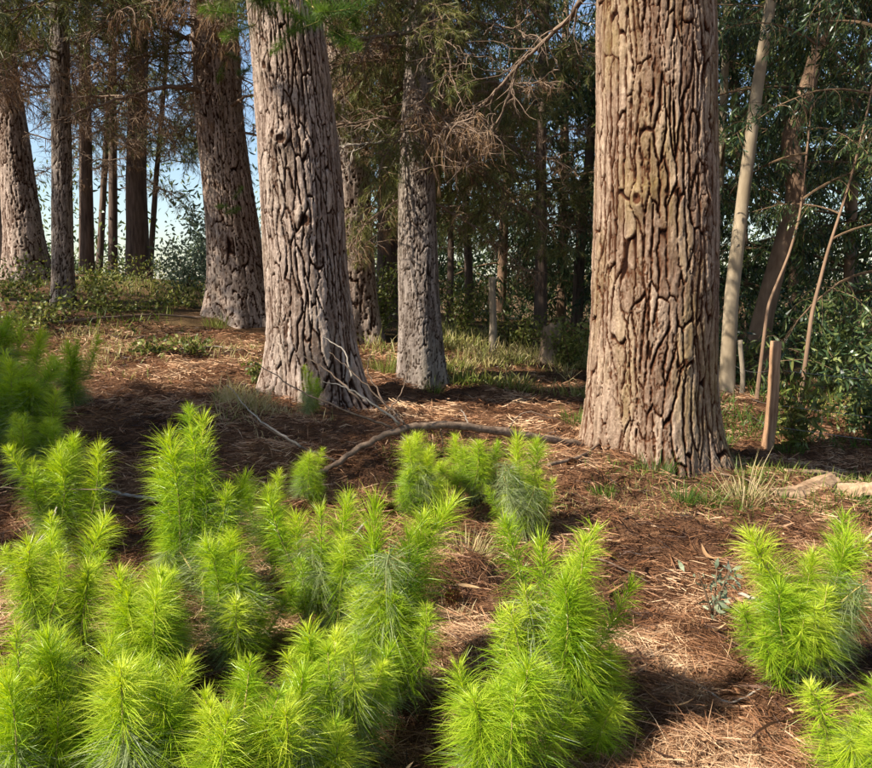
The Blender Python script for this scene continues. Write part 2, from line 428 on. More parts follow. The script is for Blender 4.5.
# ------------------------------------------------------------------ trunks
def bark_height(th, s, R, cw, cl, seed):
    """bark plates as tall narrow cells split by fissures; returns height 0..1 and a value per plate"""
    nU = max(6, int(round(2 * math.pi * R / cw)))
    cx, cy = np.cos(th) * R, np.sin(th) * R
    w1 = vn3(cx / (cw * 2.2), cy / (cw * 2.2), s / (cl * .9), seed) + .5 * vn3(cx / cw, cy / cw, s / (cl * .35), seed + 1)
    w2 = vn3(cx / (cw * 1.5), cy / (cw * 1.5), s / (cl * .6), seed + 2)
    w3 = vn3(cx / .02, cy / .02, s / .035, seed + 5)
    U = th / (2 * math.pi) * nU + 1.05 * w1 + .20 * w3
    V = s / cl + .7 * w2 + .04 * w3
    c0 = np.floor(U)
    f1 = np.full(U.shape, 9.0); f2 = np.full(U.shape, 9.0); idv = np.zeros(U.shape)
    for di in (-1, 0, 1):
        c = c0 + di; cm = np.mod(c, nU)
        Vc = V + hsh(cm, cm * 0 + seed + 9) * 7
        r0 = np.floor(Vc)
        for dj in (-1, 0, 1):
            r = r0 + dj
            jx = hsh(cm, r, cm * 0 + seed + 3) * .72 + .14; jy = hsh(cm, r, cm * 0 + seed + 4)
            d = np.sqrt((c + jx - U) ** 2 + (r + jy - Vc) ** 2 * .8)
            near = d < f1
            f2 = np.where(near, f1, np.minimum(f2, d))
            idv = np.where(near, hsh(cm, r, cm * 0 + seed + 8), idv)
            f1 = np.where(near, d, f1)
    e = f2 - f1
    ge = np.gradient(e, s[:, 0], axis=0); gu = (np.roll(e, -1, 1) - np.roll(e, 1, 1)) / (2 * R * (th[0, 1] - th[0, 0]))
    dist = e / np.clip(np.hypot(ge, gu), .35 / cw, 2.6 / cw)                     # metres from the nearest fissure
    wid = cw * np.clip(.17 + .18 * vn3(cx / .22, cy / .22, s / .45, seed + 6) + .14 * vn3(cx / .03, cy / .03, s / .07, seed + 7), .10, .40)
    h = np.clip((dist / wid - .38) / .55, 0, 1)
    h = h * (.90 + .10 * sstep(0, cw * .5, dist))
    # short thin cracks within the plates
    ck = np.abs(vn3(cx / (cw * .40), cy / (cw * .40), s / (cl * .28), seed + 15) + .30 * vn3(cx / .012, cy / .012, s / .03, seed + 16))
    h = h * (1 - .55 * sstep(.06, .0, ck) * (vn3(cx / .2, cy / .2, s / .3, seed + 18) > -.05))
    fl = vn3(cx / .028, cy / .028, s / .075, seed + 12) + .5 * vn3(cx / .012, cy / .012, s / .03, seed + 13)
    stepf = np.floor((fl + .75) * 5) / 5
    h = h * (.88 + .20 * (idv - .5) + .10 * fl + .20 * (stepf - .65) + .10 * vn3(cx / .011, cy / .011, s / .014, seed + 14))
    return np.clip(h, 0, 1.15), idv

def trunk_mesh(name, path, radii, mat, nu, ds, detail_to, depth, cw, cl, seed, flare=.3, flare_h=.45, lobes=5, ridged=True, knots=()):
    path = np.asarray(path, float); radii = np.asarray(radii, float)
    seg = np.r_[0, np.cumsum(np.linalg.norm(np.diff(path, axis=0), axis=1))]
    s = list(np.arange(0, min(detail_to, seg[-1]), ds)); p, st = s[-1] + ds, ds
    while p < seg[-1]: s.append(p); st = min(st * 1.25, .5); p += st
    s = np.array(s + [seg[-1]])
    # smooth path by cosine-free cubic fit through points
    def interp(a):
        o = np.interp(s, seg, a)
        k = max(1, int(.30 / ds)) if len(s) > 60 else 1
        if k > 1:
            sd = np.linspace(0, seg[-1], 2000); od = np.interp(sd, seg, a); kk = int(2000 * (.7 if ridged else .28) / seg[-1]) | 1
            od = np.convolve(np.pad(od, kk // 2, mode='reflect', reflect_type='odd'), np.ones(kk) / kk, 'valid'); o = np.interp(s, sd, od)
        return o
    C = np.stack([interp(path[:, k]) for k in range(3)], 1); R = interp(radii)
    th = np.arange(nu) * 2 * math.pi / nu
    S, T = np.meshgrid(s, th, indexing='ij'); RR = np.repeat(R[:, None], nu, 1)
    ph = seed * 1.7
    fl = np.exp(-S / flare_h) * flare
    lob = 1 + fl * (.75 + .55 * np.cos(lobes * T + ph) + .3 * np.cos((lobes - 2) * T + 2 * ph))
    big = 1 + .05 * vn3(np.cos(T) * 1.6, np.sin(T) * 1.6, S * 1.3, seed + 30) * 2
    Rm = float(np.mean(R[:max(2, len(R) // 2)]))
    if ridged:
        hgt, pid = bark_height(T, S, Rm, cw, cl, seed)
        fade = np.where(S < detail_to, 1, .5)
        Rr = RR * lob * big + depth * (hgt - .75) * fade
        for ka, ks, kr, kh in knots:      # old branch scars: a swollen lip round a hollow
            dk = np.hypot(((T - ka + math.pi) % (2 * math.pi) - math.pi) * Rm, (S - ks) * .8) / kr * (1 + .5 * vn3(np.cos(T) * 9, np.sin(T) * 9, S * 9, seed + 50))
            Rr += kh * (np.exp(-dk ** 2 * .8) - .9 * np.exp(-(dk / .38) ** 2))
            hgt = np.where(dk < .45, hgt * .45, hgt)
    else:
        hgt = np.full(S.shape, .9); pid = vn3(np.cos(T) * 3, np.sin(T) * 3, S * 2, seed) + .5
        Rr = RR * lob * big * (1 + .06 * vn3(np.cos(T) * 2.5, np.sin(T) * 2.5, S * 4, seed + 3))
    v = C[:, None, :] + Rr[..., None] * np.stack([np.cos(T), np.sin(T), 0 * T], -1)
    k = len(s)
    i, j = np.meshgrid(np.arange(k - 1), np.arange(nu), indexing='ij')
    f = np.stack([i * nu + j, i * nu + (j + 1) % nu, (i + 1) * nu + (j + 1) % nu, (i + 1) * nu + j], -1).reshape(-1, 4)
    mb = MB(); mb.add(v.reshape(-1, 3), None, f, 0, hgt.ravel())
    return mb.mesh(name, [mat], True, {'plate': pid.ravel()})

def px_path(pix, d, H, r_px, sink=.12):
    """trunk line through pixels (base first) at distance d, carried on to height H above its base; the base stands on the ground"""
    pts = [P(px, py, d) for px, py in pix]
    pts[0][2] = gz1(pts[0][0], pts[0][1])
    rad = [r * d / FPX / 2 for r in r_px]
    base = pts[0].copy()
    last, dirv = pts[-1], unit(pts[-1] - pts[-2])
    top = base[2] + H; n = 7
    q, zz = last.copy(), np.linspace(last[2], top, n + 1)
    for i in range(1, n + 1):
        dirv = unit(dirv + np.array([0, 0, .25])); q = q + dirv * ((zz[i] - zz[i - 1]) / max(dirv[2], .3)); pts.append(q.copy())
        rad.append(rad[len(r_px) - 1] * (1 - .9 * i / n))
    first = base - unit(pts[1] - base) * sink
    pts = [first] + pts; rad = [rad[0] * 1.03] + rad
    return np.array(pts), np.array(rad), base

# ------------------------------------------------------------------ branches shared between trees
def pine_branch(seed, live=True, length=2.6, nt_=22, needles=16, dry=False, crook=.25):
    r = np.random.default_rng(seed); mb = MB()
    n = 14; t = np.linspace(0, 1, n)
    ax = np.stack([t * length, np.cumsum(r.normal(0, .04 * crook * 4, n)) * length * .12, (.18 * t - (.42 if live else .30) * t ** 2) * length * .6 + np.cumsum(r.normal(0, .02, n))], 1)
    tube(mb, ax, .022 * (1 - .8 * t) * length / 2.6 + .002, 5, 0)
    def axis_at(q): return np.array([np.interp(q, t, ax[:, k]) for k in range(3)])
    Bs, Ds = [], []
    for i in range(nt_):
        q = .12 + .86 * (i + r.random()) / nt_
        side = 1 if i % 2 else -1
        L = (.25 + .75 * (1 - abs(q - .45))) * length * r.uniform(.2, .36)
        a = math.radians(r.uniform(35, 75)) * side
        d0 = np.array([math.cos(a), math.sin(a), r.normal(0, .3)]); p = axis_at(q); pl = [p]
        m = 7
        for k in range(m):
            d0 = unit(d0 + r.normal(0, .16 + crook * .5, 3) + np.array([.06, 0, (-.16 if live else -.06)])); p = p + d0 * L / m; pl.append(p)
        pl = np.array(pl); tube(mb, pl, np.linspace(.009, .0025, m + 1), 4, 0, cap=False)
        subs = [pl]
        for k in range(2 if live else 3):
            j = r.integers(2, m); p = pl[j]; d1 = unit(pl[j] - pl[j - 1] + r.normal(0, .7, 3)); sp = [p]
            for _ in range(5): d1 = unit(d1 + r.normal(0, .18 + crook * .6, 3) + np.array([0, 0, -.14])); p = p + d1 * L * .1; sp.append(p)
            sp = np.array(sp); tube(mb, sp, np.linspace(.005, .0018, 6), 3, 0, cap=False); subs.append(sp)
        if live or dry:
            for sp in subs:
                dirs = np.gradient(sp, axis=0); nn = needles if live else max(1, needles // 4)
                u = r.uniform(.25 if live else .1, 1, nn * 2) * (len(sp) - 1); k0 = np.minimum(u.astype(int), len(sp) - 2); fr = (u - k0)[:, None]
                Bs.append(sp[k0] * (1 - fr) + sp[k0 + 1] * fr); Ds.append(unit(dirs[k0]) + r.normal(0, .5, (len(u), 3)))
    if Bs:
        Bs, Ds = np.concatenate(Bs), np.concatenate(Ds)
        if dry: Ds = Ds * .6 + np.array([0, 0, -.6])
        strips(mb, Bs, Ds, r.uniform(.09, .16, len(Bs)), .0055 if live else .0045, .35, 1, r.random(len(Bs)), tipattr=.15)
    return mb.mesh('pine_branch' if live else 'dead_branch', [M['twig_live' if live else 'twig_dead'], M['needle_dry' if dry else 'needle_pine']], False)

def gum_branch(seed, length=2.2, ntw=26, nleaf=14, Lf=(.11, .21), wf=.024):
    r = np.random.default_rng(seed); mb = MB(); n = 12; t = np.linspace(0, 1, n)
    ax = np.stack([t * length, np.cumsum(r.normal(0, .05, n)) * .6, (.35 * t - .75 * t ** 2) * length * .7], 1)
    tube(mb, ax, .018 * (1 - .85 * t) + .002, 5, 0)
    Bs, Ds = [], []
    for i in range(ntw):
        q = .2 + .8 * (i + r.random()) / ntw; p = np.array([np.interp(q, t, ax[:, k]) for k in range(3)])
        d0 = unit(np.array([r.normal(.4, .4), r.normal(0, .8), r.normal(.1, .4)])); L = r.uniform(.3, .8); pl = [p]
        for k in range(6): d0 = unit(d0 + r.normal(0, .15, 3) + np.array([0, 0, -.32])); p = p + d0 * L / 6; pl.append(p)
        pl = np.array(pl); tube(mb, pl, np.linspace(.005, .0015, 7), 3, 0, cap=False)
        u = r.uniform(.5, 6, nleaf); k0 = np.minimum(u.astype(int), 5); fr = (u - k0)[:, None]
        Bs.append(pl[k0] * (1 - fr) + pl[k0 + 1] * fr); Ds.append(r.normal(0, .45, (nleaf, 3)) + np.array([0, 0, -.8]))
    Bs, Ds = np.concatenate(Bs), np.concatenate(Ds)
    leaves(mb, Bs, Ds, r.uniform(Lf[0], Lf[1], len(Bs)), wf * r.uniform(.7, 1.3, len(Bs)), 1, np.clip(r.normal(.42, .25, len(Bs)), 0, 1))
    return mb.mesh('gum_branch', [M['twig_live'], M['leaf_gum']], False)

PB = [pine_branch(100 + i, True, 2.6, 26, 20) for i in range(5)]
PD = [pine_branch(200 + i, False, 2.2, 20, (12, 22, 6)[i % 3], i % 3 < 2, .35) for i in range(6)]
GB = [gum_branch(300 + i) for i in range(5)]

def put_branch(tree, base, p, az, pitch, sc, me, name='branch', roll=None):
    rot = Euler((random.uniform(-.5, .5) if roll is None else roll, -pitch, 0)).to_matrix()
    rot = Euler((0, 0, az)).to_matrix() @ rot
    mat = Matrix.Translation(Vector(p - base)) @ rot.to_4x4() @ Matrix.Diagonal((sc, sc, sc, 1))
    return link(name, me, tree, mat=mat)

def along(path, z):
    return np.array([np.interp(z, path[:, 2], path[:, k]) for k in range(3)])

def crown(tree, base, path, z0, z1, n, meshes, sc=(1.0, 1.5), pitch=(-.3, .25), name='branch', az=None, taper=True):
    for i in range(n):
        z = z0 + (z1 - z0) * (i + random.random()) / n
        t = (z - z0) / max(z1 - z0, .1)
        a = i * 2.4 + random.uniform(-.4, .4) if az is None else random.uniform(*az)
        s = random.uniform(*sc) * ((1 - .65 * t) if taper else 1)
        put_branch(tree, base, along(path, base[2] + z), a, random.uniform(*pitch), s, random.choice(meshes), name)

def pine(label, pix, d, H, r_px, mat, nu, ds, det, depth, cw, cl, seed, flare=.3, live=(6, 17, 26), dead=(2, 6, 8), lsc=(1.0, 1.5), dsc=(.7, 1.2), group=None, lobes=5, daz=None, ridged=True, name='pine_tree', flare_h=.45, knots=()):
    path, rad, base = px_path(pix, d, H, r_px)
    t = thing(name, label, 'tree', base, group)
    link('trunk', trunk_mesh('trunk', path - base, rad, M[mat], nu, ds, det, depth, cw, cl, seed, flare, flare_h, lobes, ridged, knots), t)
    if live: crown(t, base, path, live[0], live[1], live[2], PB, lsc)
    if dead: crown(t, base, path, dead[0], dead[1], dead[2], PD, dsc, (-.5, .15), 'dead_branch', daz, False)
    return t, path, base

# ---- pines in view
T1 = pine('thickest pine trunk with deeply furrowed tan bark, near the tilted fence post', [(651, 464), (655, 300), (656, 150), (656, 0)], 5.95, 19, (124, 120, 115, 111), 'bark_pine', 450, .0078, 4.6, .026, .066, .50, 5, .34, (9, 18, 18), None, flare_h=.35, knots=((4.17, 2.12, .075, .05), (4.75, 2.16, .06, .03), (5.3, 2.1, .05, .03), (4.9, .95, .05, .02), (4.3, 3.6, .06, .03)))
T2 = pine('large leaning pine with grey brown fissured bark and a bare twig pile at its foot', [(317, 399), (310, 300), (301, 180), (291, 60), (284, 0)], 7.3, 19, (88, 82, 79, 71, 68), 'bark_grey', 370, .0095, 4.6, .026, .060, .42, 23, .48, (8, 18, 20), None, flare_h=.4, knots=((4.5, 2.55, .07, .05), (4.9, 1.85, .09, .06), (4.15, 3.2, .06, .035), (4.3, 2.6, .06, .03), (5.1, 2.5, .05, .03)))
T4 = pine('slim grey pine trunk standing between the two big pines', [(421, 383), (418, 280), (417, 180), (421, 60), (423, 0)], 8.7, 15, (44, 39, 36, 29, 26), 'bark_mid', 150, .013, 4.2, .016, .040, .26, 41, .30, (5.2, 14, 12), (2.6, 6, 12), (.8, 1.2), (.6, 1.0))
T3 = pine('dark pine trunk half hidden behind the large leaning pine', [(352, 338), (347, 200), (341, 60), (338, 0)], 10.6, 17, (54, 46, 42, 40), 'bark_grey', 120, .018, 4.6, .025, .06, .42, 57, .3, (6.5, 16, 14), (3, 6.5, 8))
T5 = pine('dark brown pine at the bank top with a sunlit flared foot', [(243, 318), (232, 220), (220, 120), (213, 0)], 11.6, 18, (58, 48, 45, 42), 'bark_grey', 200, .014, 5.6, .030, .065, .45, 71, .40, (6.6, 17, 14), (2.6, 6, 9), daz=None)
T6 = pine('thin straight pine in front of the leaning trunk at the picture edge', [(63, 307), (62, 180), (60, 60), (59, 0)], 11, 14, (21, 18, 17, 16), 'bark_mid', 90, .016, 4.8, .016, .045, .30, 83, .3, (6, 13, 14), (2.2, 5.5, 8), (.7, 1.1), (.6, 1.1))
T7 = pine('leaning dark pine with a wide lit foot at the left picture edge', [(29, 277), (20, 200), (10, 120), (-8, 0)], 14, 18, (40, 32, 28, 25), 'bark_grey', 130, .018, 5.6, .028, .07, .5, 97, .35, (6.8, 17, 16), (2.5, 6, 9))

# ---- pines of the far row on the bank top
for i, (pix, d, rp, lab) in enumerate((
        ([(138, 276), (136, 180), (139, 60), (140, 0)], 18.5, (23, 19, 17, 15), 'dark double-width pine trunk farthest right in the far row on the bank'),
        ([(86, 272), (86, 180), (84, 0)], 18, (15, 12, 10), 'dark pine trunk just right of the thin straight pine in the far row'),
        ([(97, 272), (104, 180), (112, 60), (116, 0)], 20, (7, 6, 5, 5), 'thin pole-like pine leaning right in the far row on the bank'),
        ([(112, 274), (113, 180), (112, 0)], 19.5, (9, 8, 6), 'slender upright pine in the middle of the far row'),
        ([(148, 276), (156, 180), (164, 90)], 20, (6, 5, 4), 'thin leaning stem against the bright sky gap'),
        ([(3, 268), (-2, 150), (-6, 0)], 17, (20, 15, 14), 'far pine trunk peeping out at the extreme left edge'))):
    pine(lab, pix, d, 15, rp, 'bark_far', 20, .12, 6, .01, .06, .3, 120 + i, .25, (3.4, 14, 17 if rp[0] > 8 else 8), (2.4, 6.5, 8 if rp[0] > 8 else 3), (.8, 1.3), (.6, 1.1), 'pines in the far row on the bank', ridged=False)

# ---- dim trunks of the thicket behind the middle
for i, (pix, d, rp, lab) in enumerate((
        ([(540, 360), (541, 250), (541, 150), (545, 0)], 14, (13, 12, 10, 9), 'dark straight trunk rising behind the small stump'),
        ([(576, 350), (580, 250), (590, 150), (600, 20)], 16, (11, 10, 9, 8), 'dim leaning trunk seen beside the left edge of the thickest pine'),
        ([(449, 335), (451, 250), (447, 120)], 12.5, (7, 6, 5), 'thin brown stem just right of the slim grey pine'),
        ([(470, 345), (468, 250), (462, 100)], 15, (9, 8, 7), 'shaded stem between the slim pine and the old fence post'),
        ([(388, 330), (388, 200), (392, 60)], 14, (22, 20, 18), 'shadowed trunk in the gap left of the slim grey pine'))):
    pine(lab, pix, d, 14, rp, 'bark_far', 16, .15, 6, .01, .06, .3, 150 + i, .2, (2.6, 13, 15), (1.8, 5, 6), (.8, 1.3), (.6, 1.0), 'thicket trunks behind the middle', ridged=False)

# ---- more boughs where the photograph shows them thick
def boughs(T, z0, z1, n, meshes, sc, pitch, name, az=None):
    crown(T[0], T[2], T[1], z0, z1, n, meshes, sc, pitch, name, az, False)
PI = math.pi
boughs(T4, 2.7, 5.8, 28, PB, (.55, .95), (-.7, .0), 'branch')
boughs(T4, 2.0, 5.0, 14, PD, (.6, 1.0), (-.7, .1), 'dead_branch')
boughs(T3, 2.8, 7.0, 16, PB, (.8, 1.2), (-.6, .0), 'branch', (-1.2, .9))
boughs(T5, 3.2, 6.4, 13, PD, (.8, 1.2), (-.5, .1), 'dead_branch', (PI * .6, PI * 1.7))
boughs(T5, 4.0, 6.8, 7, PB, (.9, 1.3), (-.5, .1), 'branch', (PI * .5, PI * 1.6))
boughs(T6, 2.6, 5.8, 9, PD, (.8, 1.3), (-.5, .1), 'dead_branch')
boughs(T6, 3.6, 6.2, 4, PB, (.7, 1.1), (-.5, .1), 'branch')
boughs(T7, 3.0, 6.6, 10, PD, (1.0, 1.5), (-.5, .1), 'dead_branch', (-1.8, .8))
boughs(T7, 4.2, 7.0, 3, PB, (.9, 1.3), (-.5, .1), 'branch', (-1.8, .8))

def limb(T, pts, r0, r1, twigs, seed, name='dead_branch', mat='twig_dead', tl=(.3, .7)):
    """one long bare limb drawn through given points, with side twigs"""
    r = np.random.default_rng(seed); pts = np.array(pts) - T[2]; u = np.linspace(0, len(pts) - 1, 30)
    c = np.stack([np.interp(u, np.arange(len(pts)), pts[:, k]) for k in range(3)], 1)
    pad = np.pad(c, ((3, 3), (0, 0)), mode='reflect', reflect_type='odd'); c = sum(pad[i:i + 30] for i in range(7)) / 7 + r.normal(0, .008, c.shape)
    mb = MB(); tube(mb, c, np.linspace(r0, r1, 30), 7)
    for i in range(twigs):
        k = r.integers(4, 29); d0 = unit(unit(c[k] - c[k - 1]) + r.normal(0, .7, 3)); p = c[k]; L = r.uniform(*tl); q = [p]
        for _ in range(8): d0 = unit(d0 + r.normal(0, .25, 3) + np.array([0, 0, -.06])); p = p + d0 * L / 8; q.append(p)
        tube(mb, q, np.linspace(.007, .002, 9), 4, cap=False)
        for _ in range(2):
            kk = r.integers(2, 8); d1 = unit(d0 + r.normal(0, .8, 3)); p2 = q[kk]; q2 = [p2]
            for _ in range(5): d1 = unit(d1 + r.normal(0, .3, 3)); p2 = p2 + d1 * L * .09; q2.append(p2)
            tube(mb, q2, np.linspace(.004, .0015, 6), 3, cap=False)
    link(name, mb.mesh(name, [M[mat]], True), T[0])
limb(T1, [P(640, -60, 5.9), P(596, -14, 6.3), P(560, 28, 6.8), P(520, 62, 7.2), P(482, 108, 7.4), P(440, 128, 7.5)], .030, .006, 26, 1)
limb(T1, [P(520, 62, 7.2), P(505, 110, 7.3), P(470, 160, 7.4), P(455, 175, 7.4)], .010, .004, 10, 2)
limb(T4, [P(421, 140, 8.7), P(385, 142, 8.4), P(345, 146, 8.1), P(334, 148, 8.0)], .016, .008, 8, 3, 'dead_branch', 'stick_pale')
limb(T4, [P(421, 30, 8.7), P(400, 34, 8.2), P(360, 38, 7.8), P(330, 44, 7.6)], .025, .010, 14, 4)
limb(T5, [P(215, 96, 11.6), P(180, 84, 11.0), P(140, 92, 10.6), P(90, 108, 10.3), P(60, 118, 10)], .040, .008, 26, 5, tl=(.4, 1.0))
limb(T5, [P(212, 50, 11.6), P(170, 30, 11.0), P(120, 20, 10.6), P(70, 40, 10.3)], .035, .008, 26, 6, tl=(.4, 1.0))
limb(T5, [P(225, 110, 11.6), P(245, 96, 11.0), P(290, 92, 10.6)], .03, .008, 10, 7, tl=(.4, 1.0))

# ---- pines outside the frame that shade the clearing
def pine_at(label, x, y, H, r, z0, n, sc, seed):
    b = np.array([x, y, gz1(x, y)]); path = np.array([[0, 0, -.15], [.05, 0, H * .3], [.1, .1, H * .7], [.1, .1, H]]) + b
    t = thing('pine_tree', label, 'tree', b, 'pines outside the picture')
    link('trunk', trunk_mesh('trunk', path - b, np.array([1.1, .9, .5, .05]) * r, M['bark_far'], 20, .15, 6, .01, .06, .3, seed, .3, .4, 5, False), t)
    crown(t, b, path, z0, H, n, PB, sc)
pine_at('pine outside the frame shading the young pines of the left edge', -9.2, 1.9, 8.8, .2, 4.2, 54, (.85, 1.2), 801)
pine_at('small pine outside the frame close to the shaded left edge', -5.7, 3.5, 5.3, .1, 2.3, 50, (.6, .85), 804)
pine_at('young pine outside the frame beside the shaded left edge', -7.4, 2.1, 7.6, .15, 3.3, 60, (.75, 1.05), 803)
pine_at('tall pine outside the frame shading the bank', -10.8, 8.8, 15, .3, 5.5, 34, (1.0, 1.4), 802)

# ---- gum trees on the right
def gum(label, pix, d, H, rp, mat, seed, n=30, z0=1.6, z1=None, sc=(.6, 1.1), group='gum trees on the right', bare=None):
    path, rad, base = px_path(pix, d, H, rp)
    t = thing('gum_tree', label, 'tree', base, group)
    link('trunk', trunk_mesh('trunk', path - base, rad, M[mat], 26, .05, 8, .0, .06, .3, seed, .25, .25, 4, False), t)
    crown(t, base, path, z0, z1 or H * .95, n, GB, sc, (-.3, .5), 'branch', None, False)
    return t
gum('smooth pale gum trunk leaning right, just beside the thickest pine', [(726, 392), (732, 290), (744, 190), (757, 90), (771, 0)], 9.3, 12, (15, 13.5, 12, 11, 10), 'bark_gum', 401, 26, 4.0)
gum('crooked brown gum trunk with an S-shaped bend', [(752, 392), (762, 320), (781, 250), (797, 195), (790, 140), (812, 72), (832, 0)], 10.4, 12, (26, 20, 17, 18, 17, 15, 13), 'bark_gum_dark', 402, 26, 4.2)
gum('thin grey gum pole close behind the thickest pine', [(709, 385), (715, 260), (722, 140), (728, 0)], 12, 11, (9, 8, 8, 6), 'bark_gum', 403, 26, 2.2)
gum('thin pale bent gum sapling stem right of the fence post', [(801, 378), (812, 312), (828, 250), (846, 195)], 8.6, 5.5, (4.4, 3.8, 3, 2.4), 'bark_gum_dark', 404, 9, 1.9, 5.2, (.45, .8))
gum('wavy thin gum stem curving up beside the crooked trunk', [(757, 388), (768, 305), (790, 252), (800, 215), (806, 160)], 8.9, 5.5, (3.8, 3.2, 2.6, 2.2, 2), 'bark_gum_dark', 405, 8, 2.2, 5.2, (.45, .8))
for i, (px, py, d, lab) in enumerate(((790, 372, 13.5, 'shaded leafy gum behind the tilted fence post'), (845, 385, 12, 'dark leafy gum near the right picture edge'), (885, 400, 10, 'gum hanging its leaves in from beyond the right edge'),
                                      (740, 370, 15, 'dim gum deep in the thicket behind the pale trunk'), (690, 365, 16, 'gum foliage tree hidden behind the thickest pine'), (850, 370, 16.5, 'far gum closing the thicket on the right'), (610, 350, 17, 'gum behind the left edge of the thickest pine'),
                                      (500, 340, 17.5, 'gum deep in shade behind the old fence post'), (560, 345, 19, 'far gum closing the thicket behind the small stump'), (430, 338, 19, 'far gum closing the view behind the slim grey pine'))):
    gum(lab, [(px, py), (px + 4, py - 120), (px + random.uniform(-20, 20), 40)], d, 11, (10, 9, 7), 'bark_gum_dark', 420 + i, 40 if px > 650 else 36, .5, 9.5 if px > 650 else 7.5, (.8, 1.4))

# ------------------------------------------------------------------ far wood closing the view: one mass
mb = MB()
cl = []
for k in range(1000):
    px = random.uniform(300, 1000) if k % 3 else random.uniform(-250, 300)
    d = random.uniform(19, 27)
    top = 235 if 300 < px < 620 else (420 if px >= 620 else (230 if k % 2 else 40))
    py = random.uniform(275 - top * random.random() ** 1.2, 300)
    if 138 < px < 195 and 195 < py < 285: continue
    q = P(px, py, d)
    cl.append((q, random.uniform(.5, 1.1)))
Bs = np.concatenate([q + RNG.normal(0, r * .5, (52, 3)) for q, r in cl])
leaves(mb, Bs, RNG.normal(0, .6, (len(Bs), 3)) + np.array([0, 0, -.5]), RNG.uniform(.12, .26, len(Bs)), .06, 0, np.clip(RNG.normal(.4, .25, len(Bs)), 0, 1))
tag(link('woodland', mb.mesh('woodland', [M['leaf_gum']], False)), 'dark mass of far trees closing the view behind the trunks', 'woodland', None, 'stuff')

# ------------------------------------------------------------------ pine saplings
def shoot_mesh(seed, L=.5, nf=330, nl=(.075, .12), mat='needle_sapling', old=False):
    """a plume: the twig and its needles, as two meshes"""
    r = np.random.default_rng(seed); mw, mb = MB(), MB(); n = 8; t = np.linspace(0, 1, n)
    bend = r.normal(0, .045, 2)
    ax = np.stack([bend[0] * np.sin(t * 2.6) * L, bend[1] * np.sin(t * 2.2) * L, t * L], 1)
    tube(mw, ax, (.0060 if old else .0046) * (1 - .75 * t), 5, 0)
    tt = np.sort(r.random(nf)) ** (.9 if not old else 1.0); tt = .02 + .96 * tt
    if not old: tt[-16:] = r.uniform(.94, 1.0, 16)
    az = np.arange(nf) * 2.39996 + r.normal(0, .5, nf)
    ang = np.radians((56 - 22 * tt ** 1.6) if not old else (92 - 25 * tt)) + r.normal(0, .22, nf)
    if not old: ang[-16:] = np.radians(r.uniform(6, 44, 16))
    B = np.stack([np.interp(tt, t, ax[:, k]) for k in range(3)], 1)
    D = np.stack([np.sin(ang) * np.cos(az), np.sin(ang) * np.sin(az), np.cos(ang)], 1)
    tipf = sstep(1.02, .72, tt)
    Ln = (nl[0] + (nl[1] - nl[0]) * tipf) * r.uniform(.6, 1.22, nf)
    B3 = np.repeat(B, 3, 0); D3 = np.repeat(D, 3, 0) + r.normal(0, .10, (nf * 3, 3)); L3 = np.repeat(Ln, 3) * r.uniform(.88, 1.06, nf * 3)
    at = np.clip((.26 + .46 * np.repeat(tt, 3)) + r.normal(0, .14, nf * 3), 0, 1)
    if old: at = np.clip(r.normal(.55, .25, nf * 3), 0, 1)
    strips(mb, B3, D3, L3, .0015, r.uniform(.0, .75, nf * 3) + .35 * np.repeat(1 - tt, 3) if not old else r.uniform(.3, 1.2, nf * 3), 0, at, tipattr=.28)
    return mw.mesh('shoot', [M['stem_sapling']]), mb.mesh('needles', [M[mat]], False)
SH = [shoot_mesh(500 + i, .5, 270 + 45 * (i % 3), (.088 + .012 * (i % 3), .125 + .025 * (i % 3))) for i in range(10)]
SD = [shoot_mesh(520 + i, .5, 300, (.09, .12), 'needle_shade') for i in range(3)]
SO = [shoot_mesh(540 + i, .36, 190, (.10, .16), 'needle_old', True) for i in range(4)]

def put_shoot(t, pair, mat):
    o = link('shoot', pair[0], t, mat=mat); link('needles', pair[1], o); return o

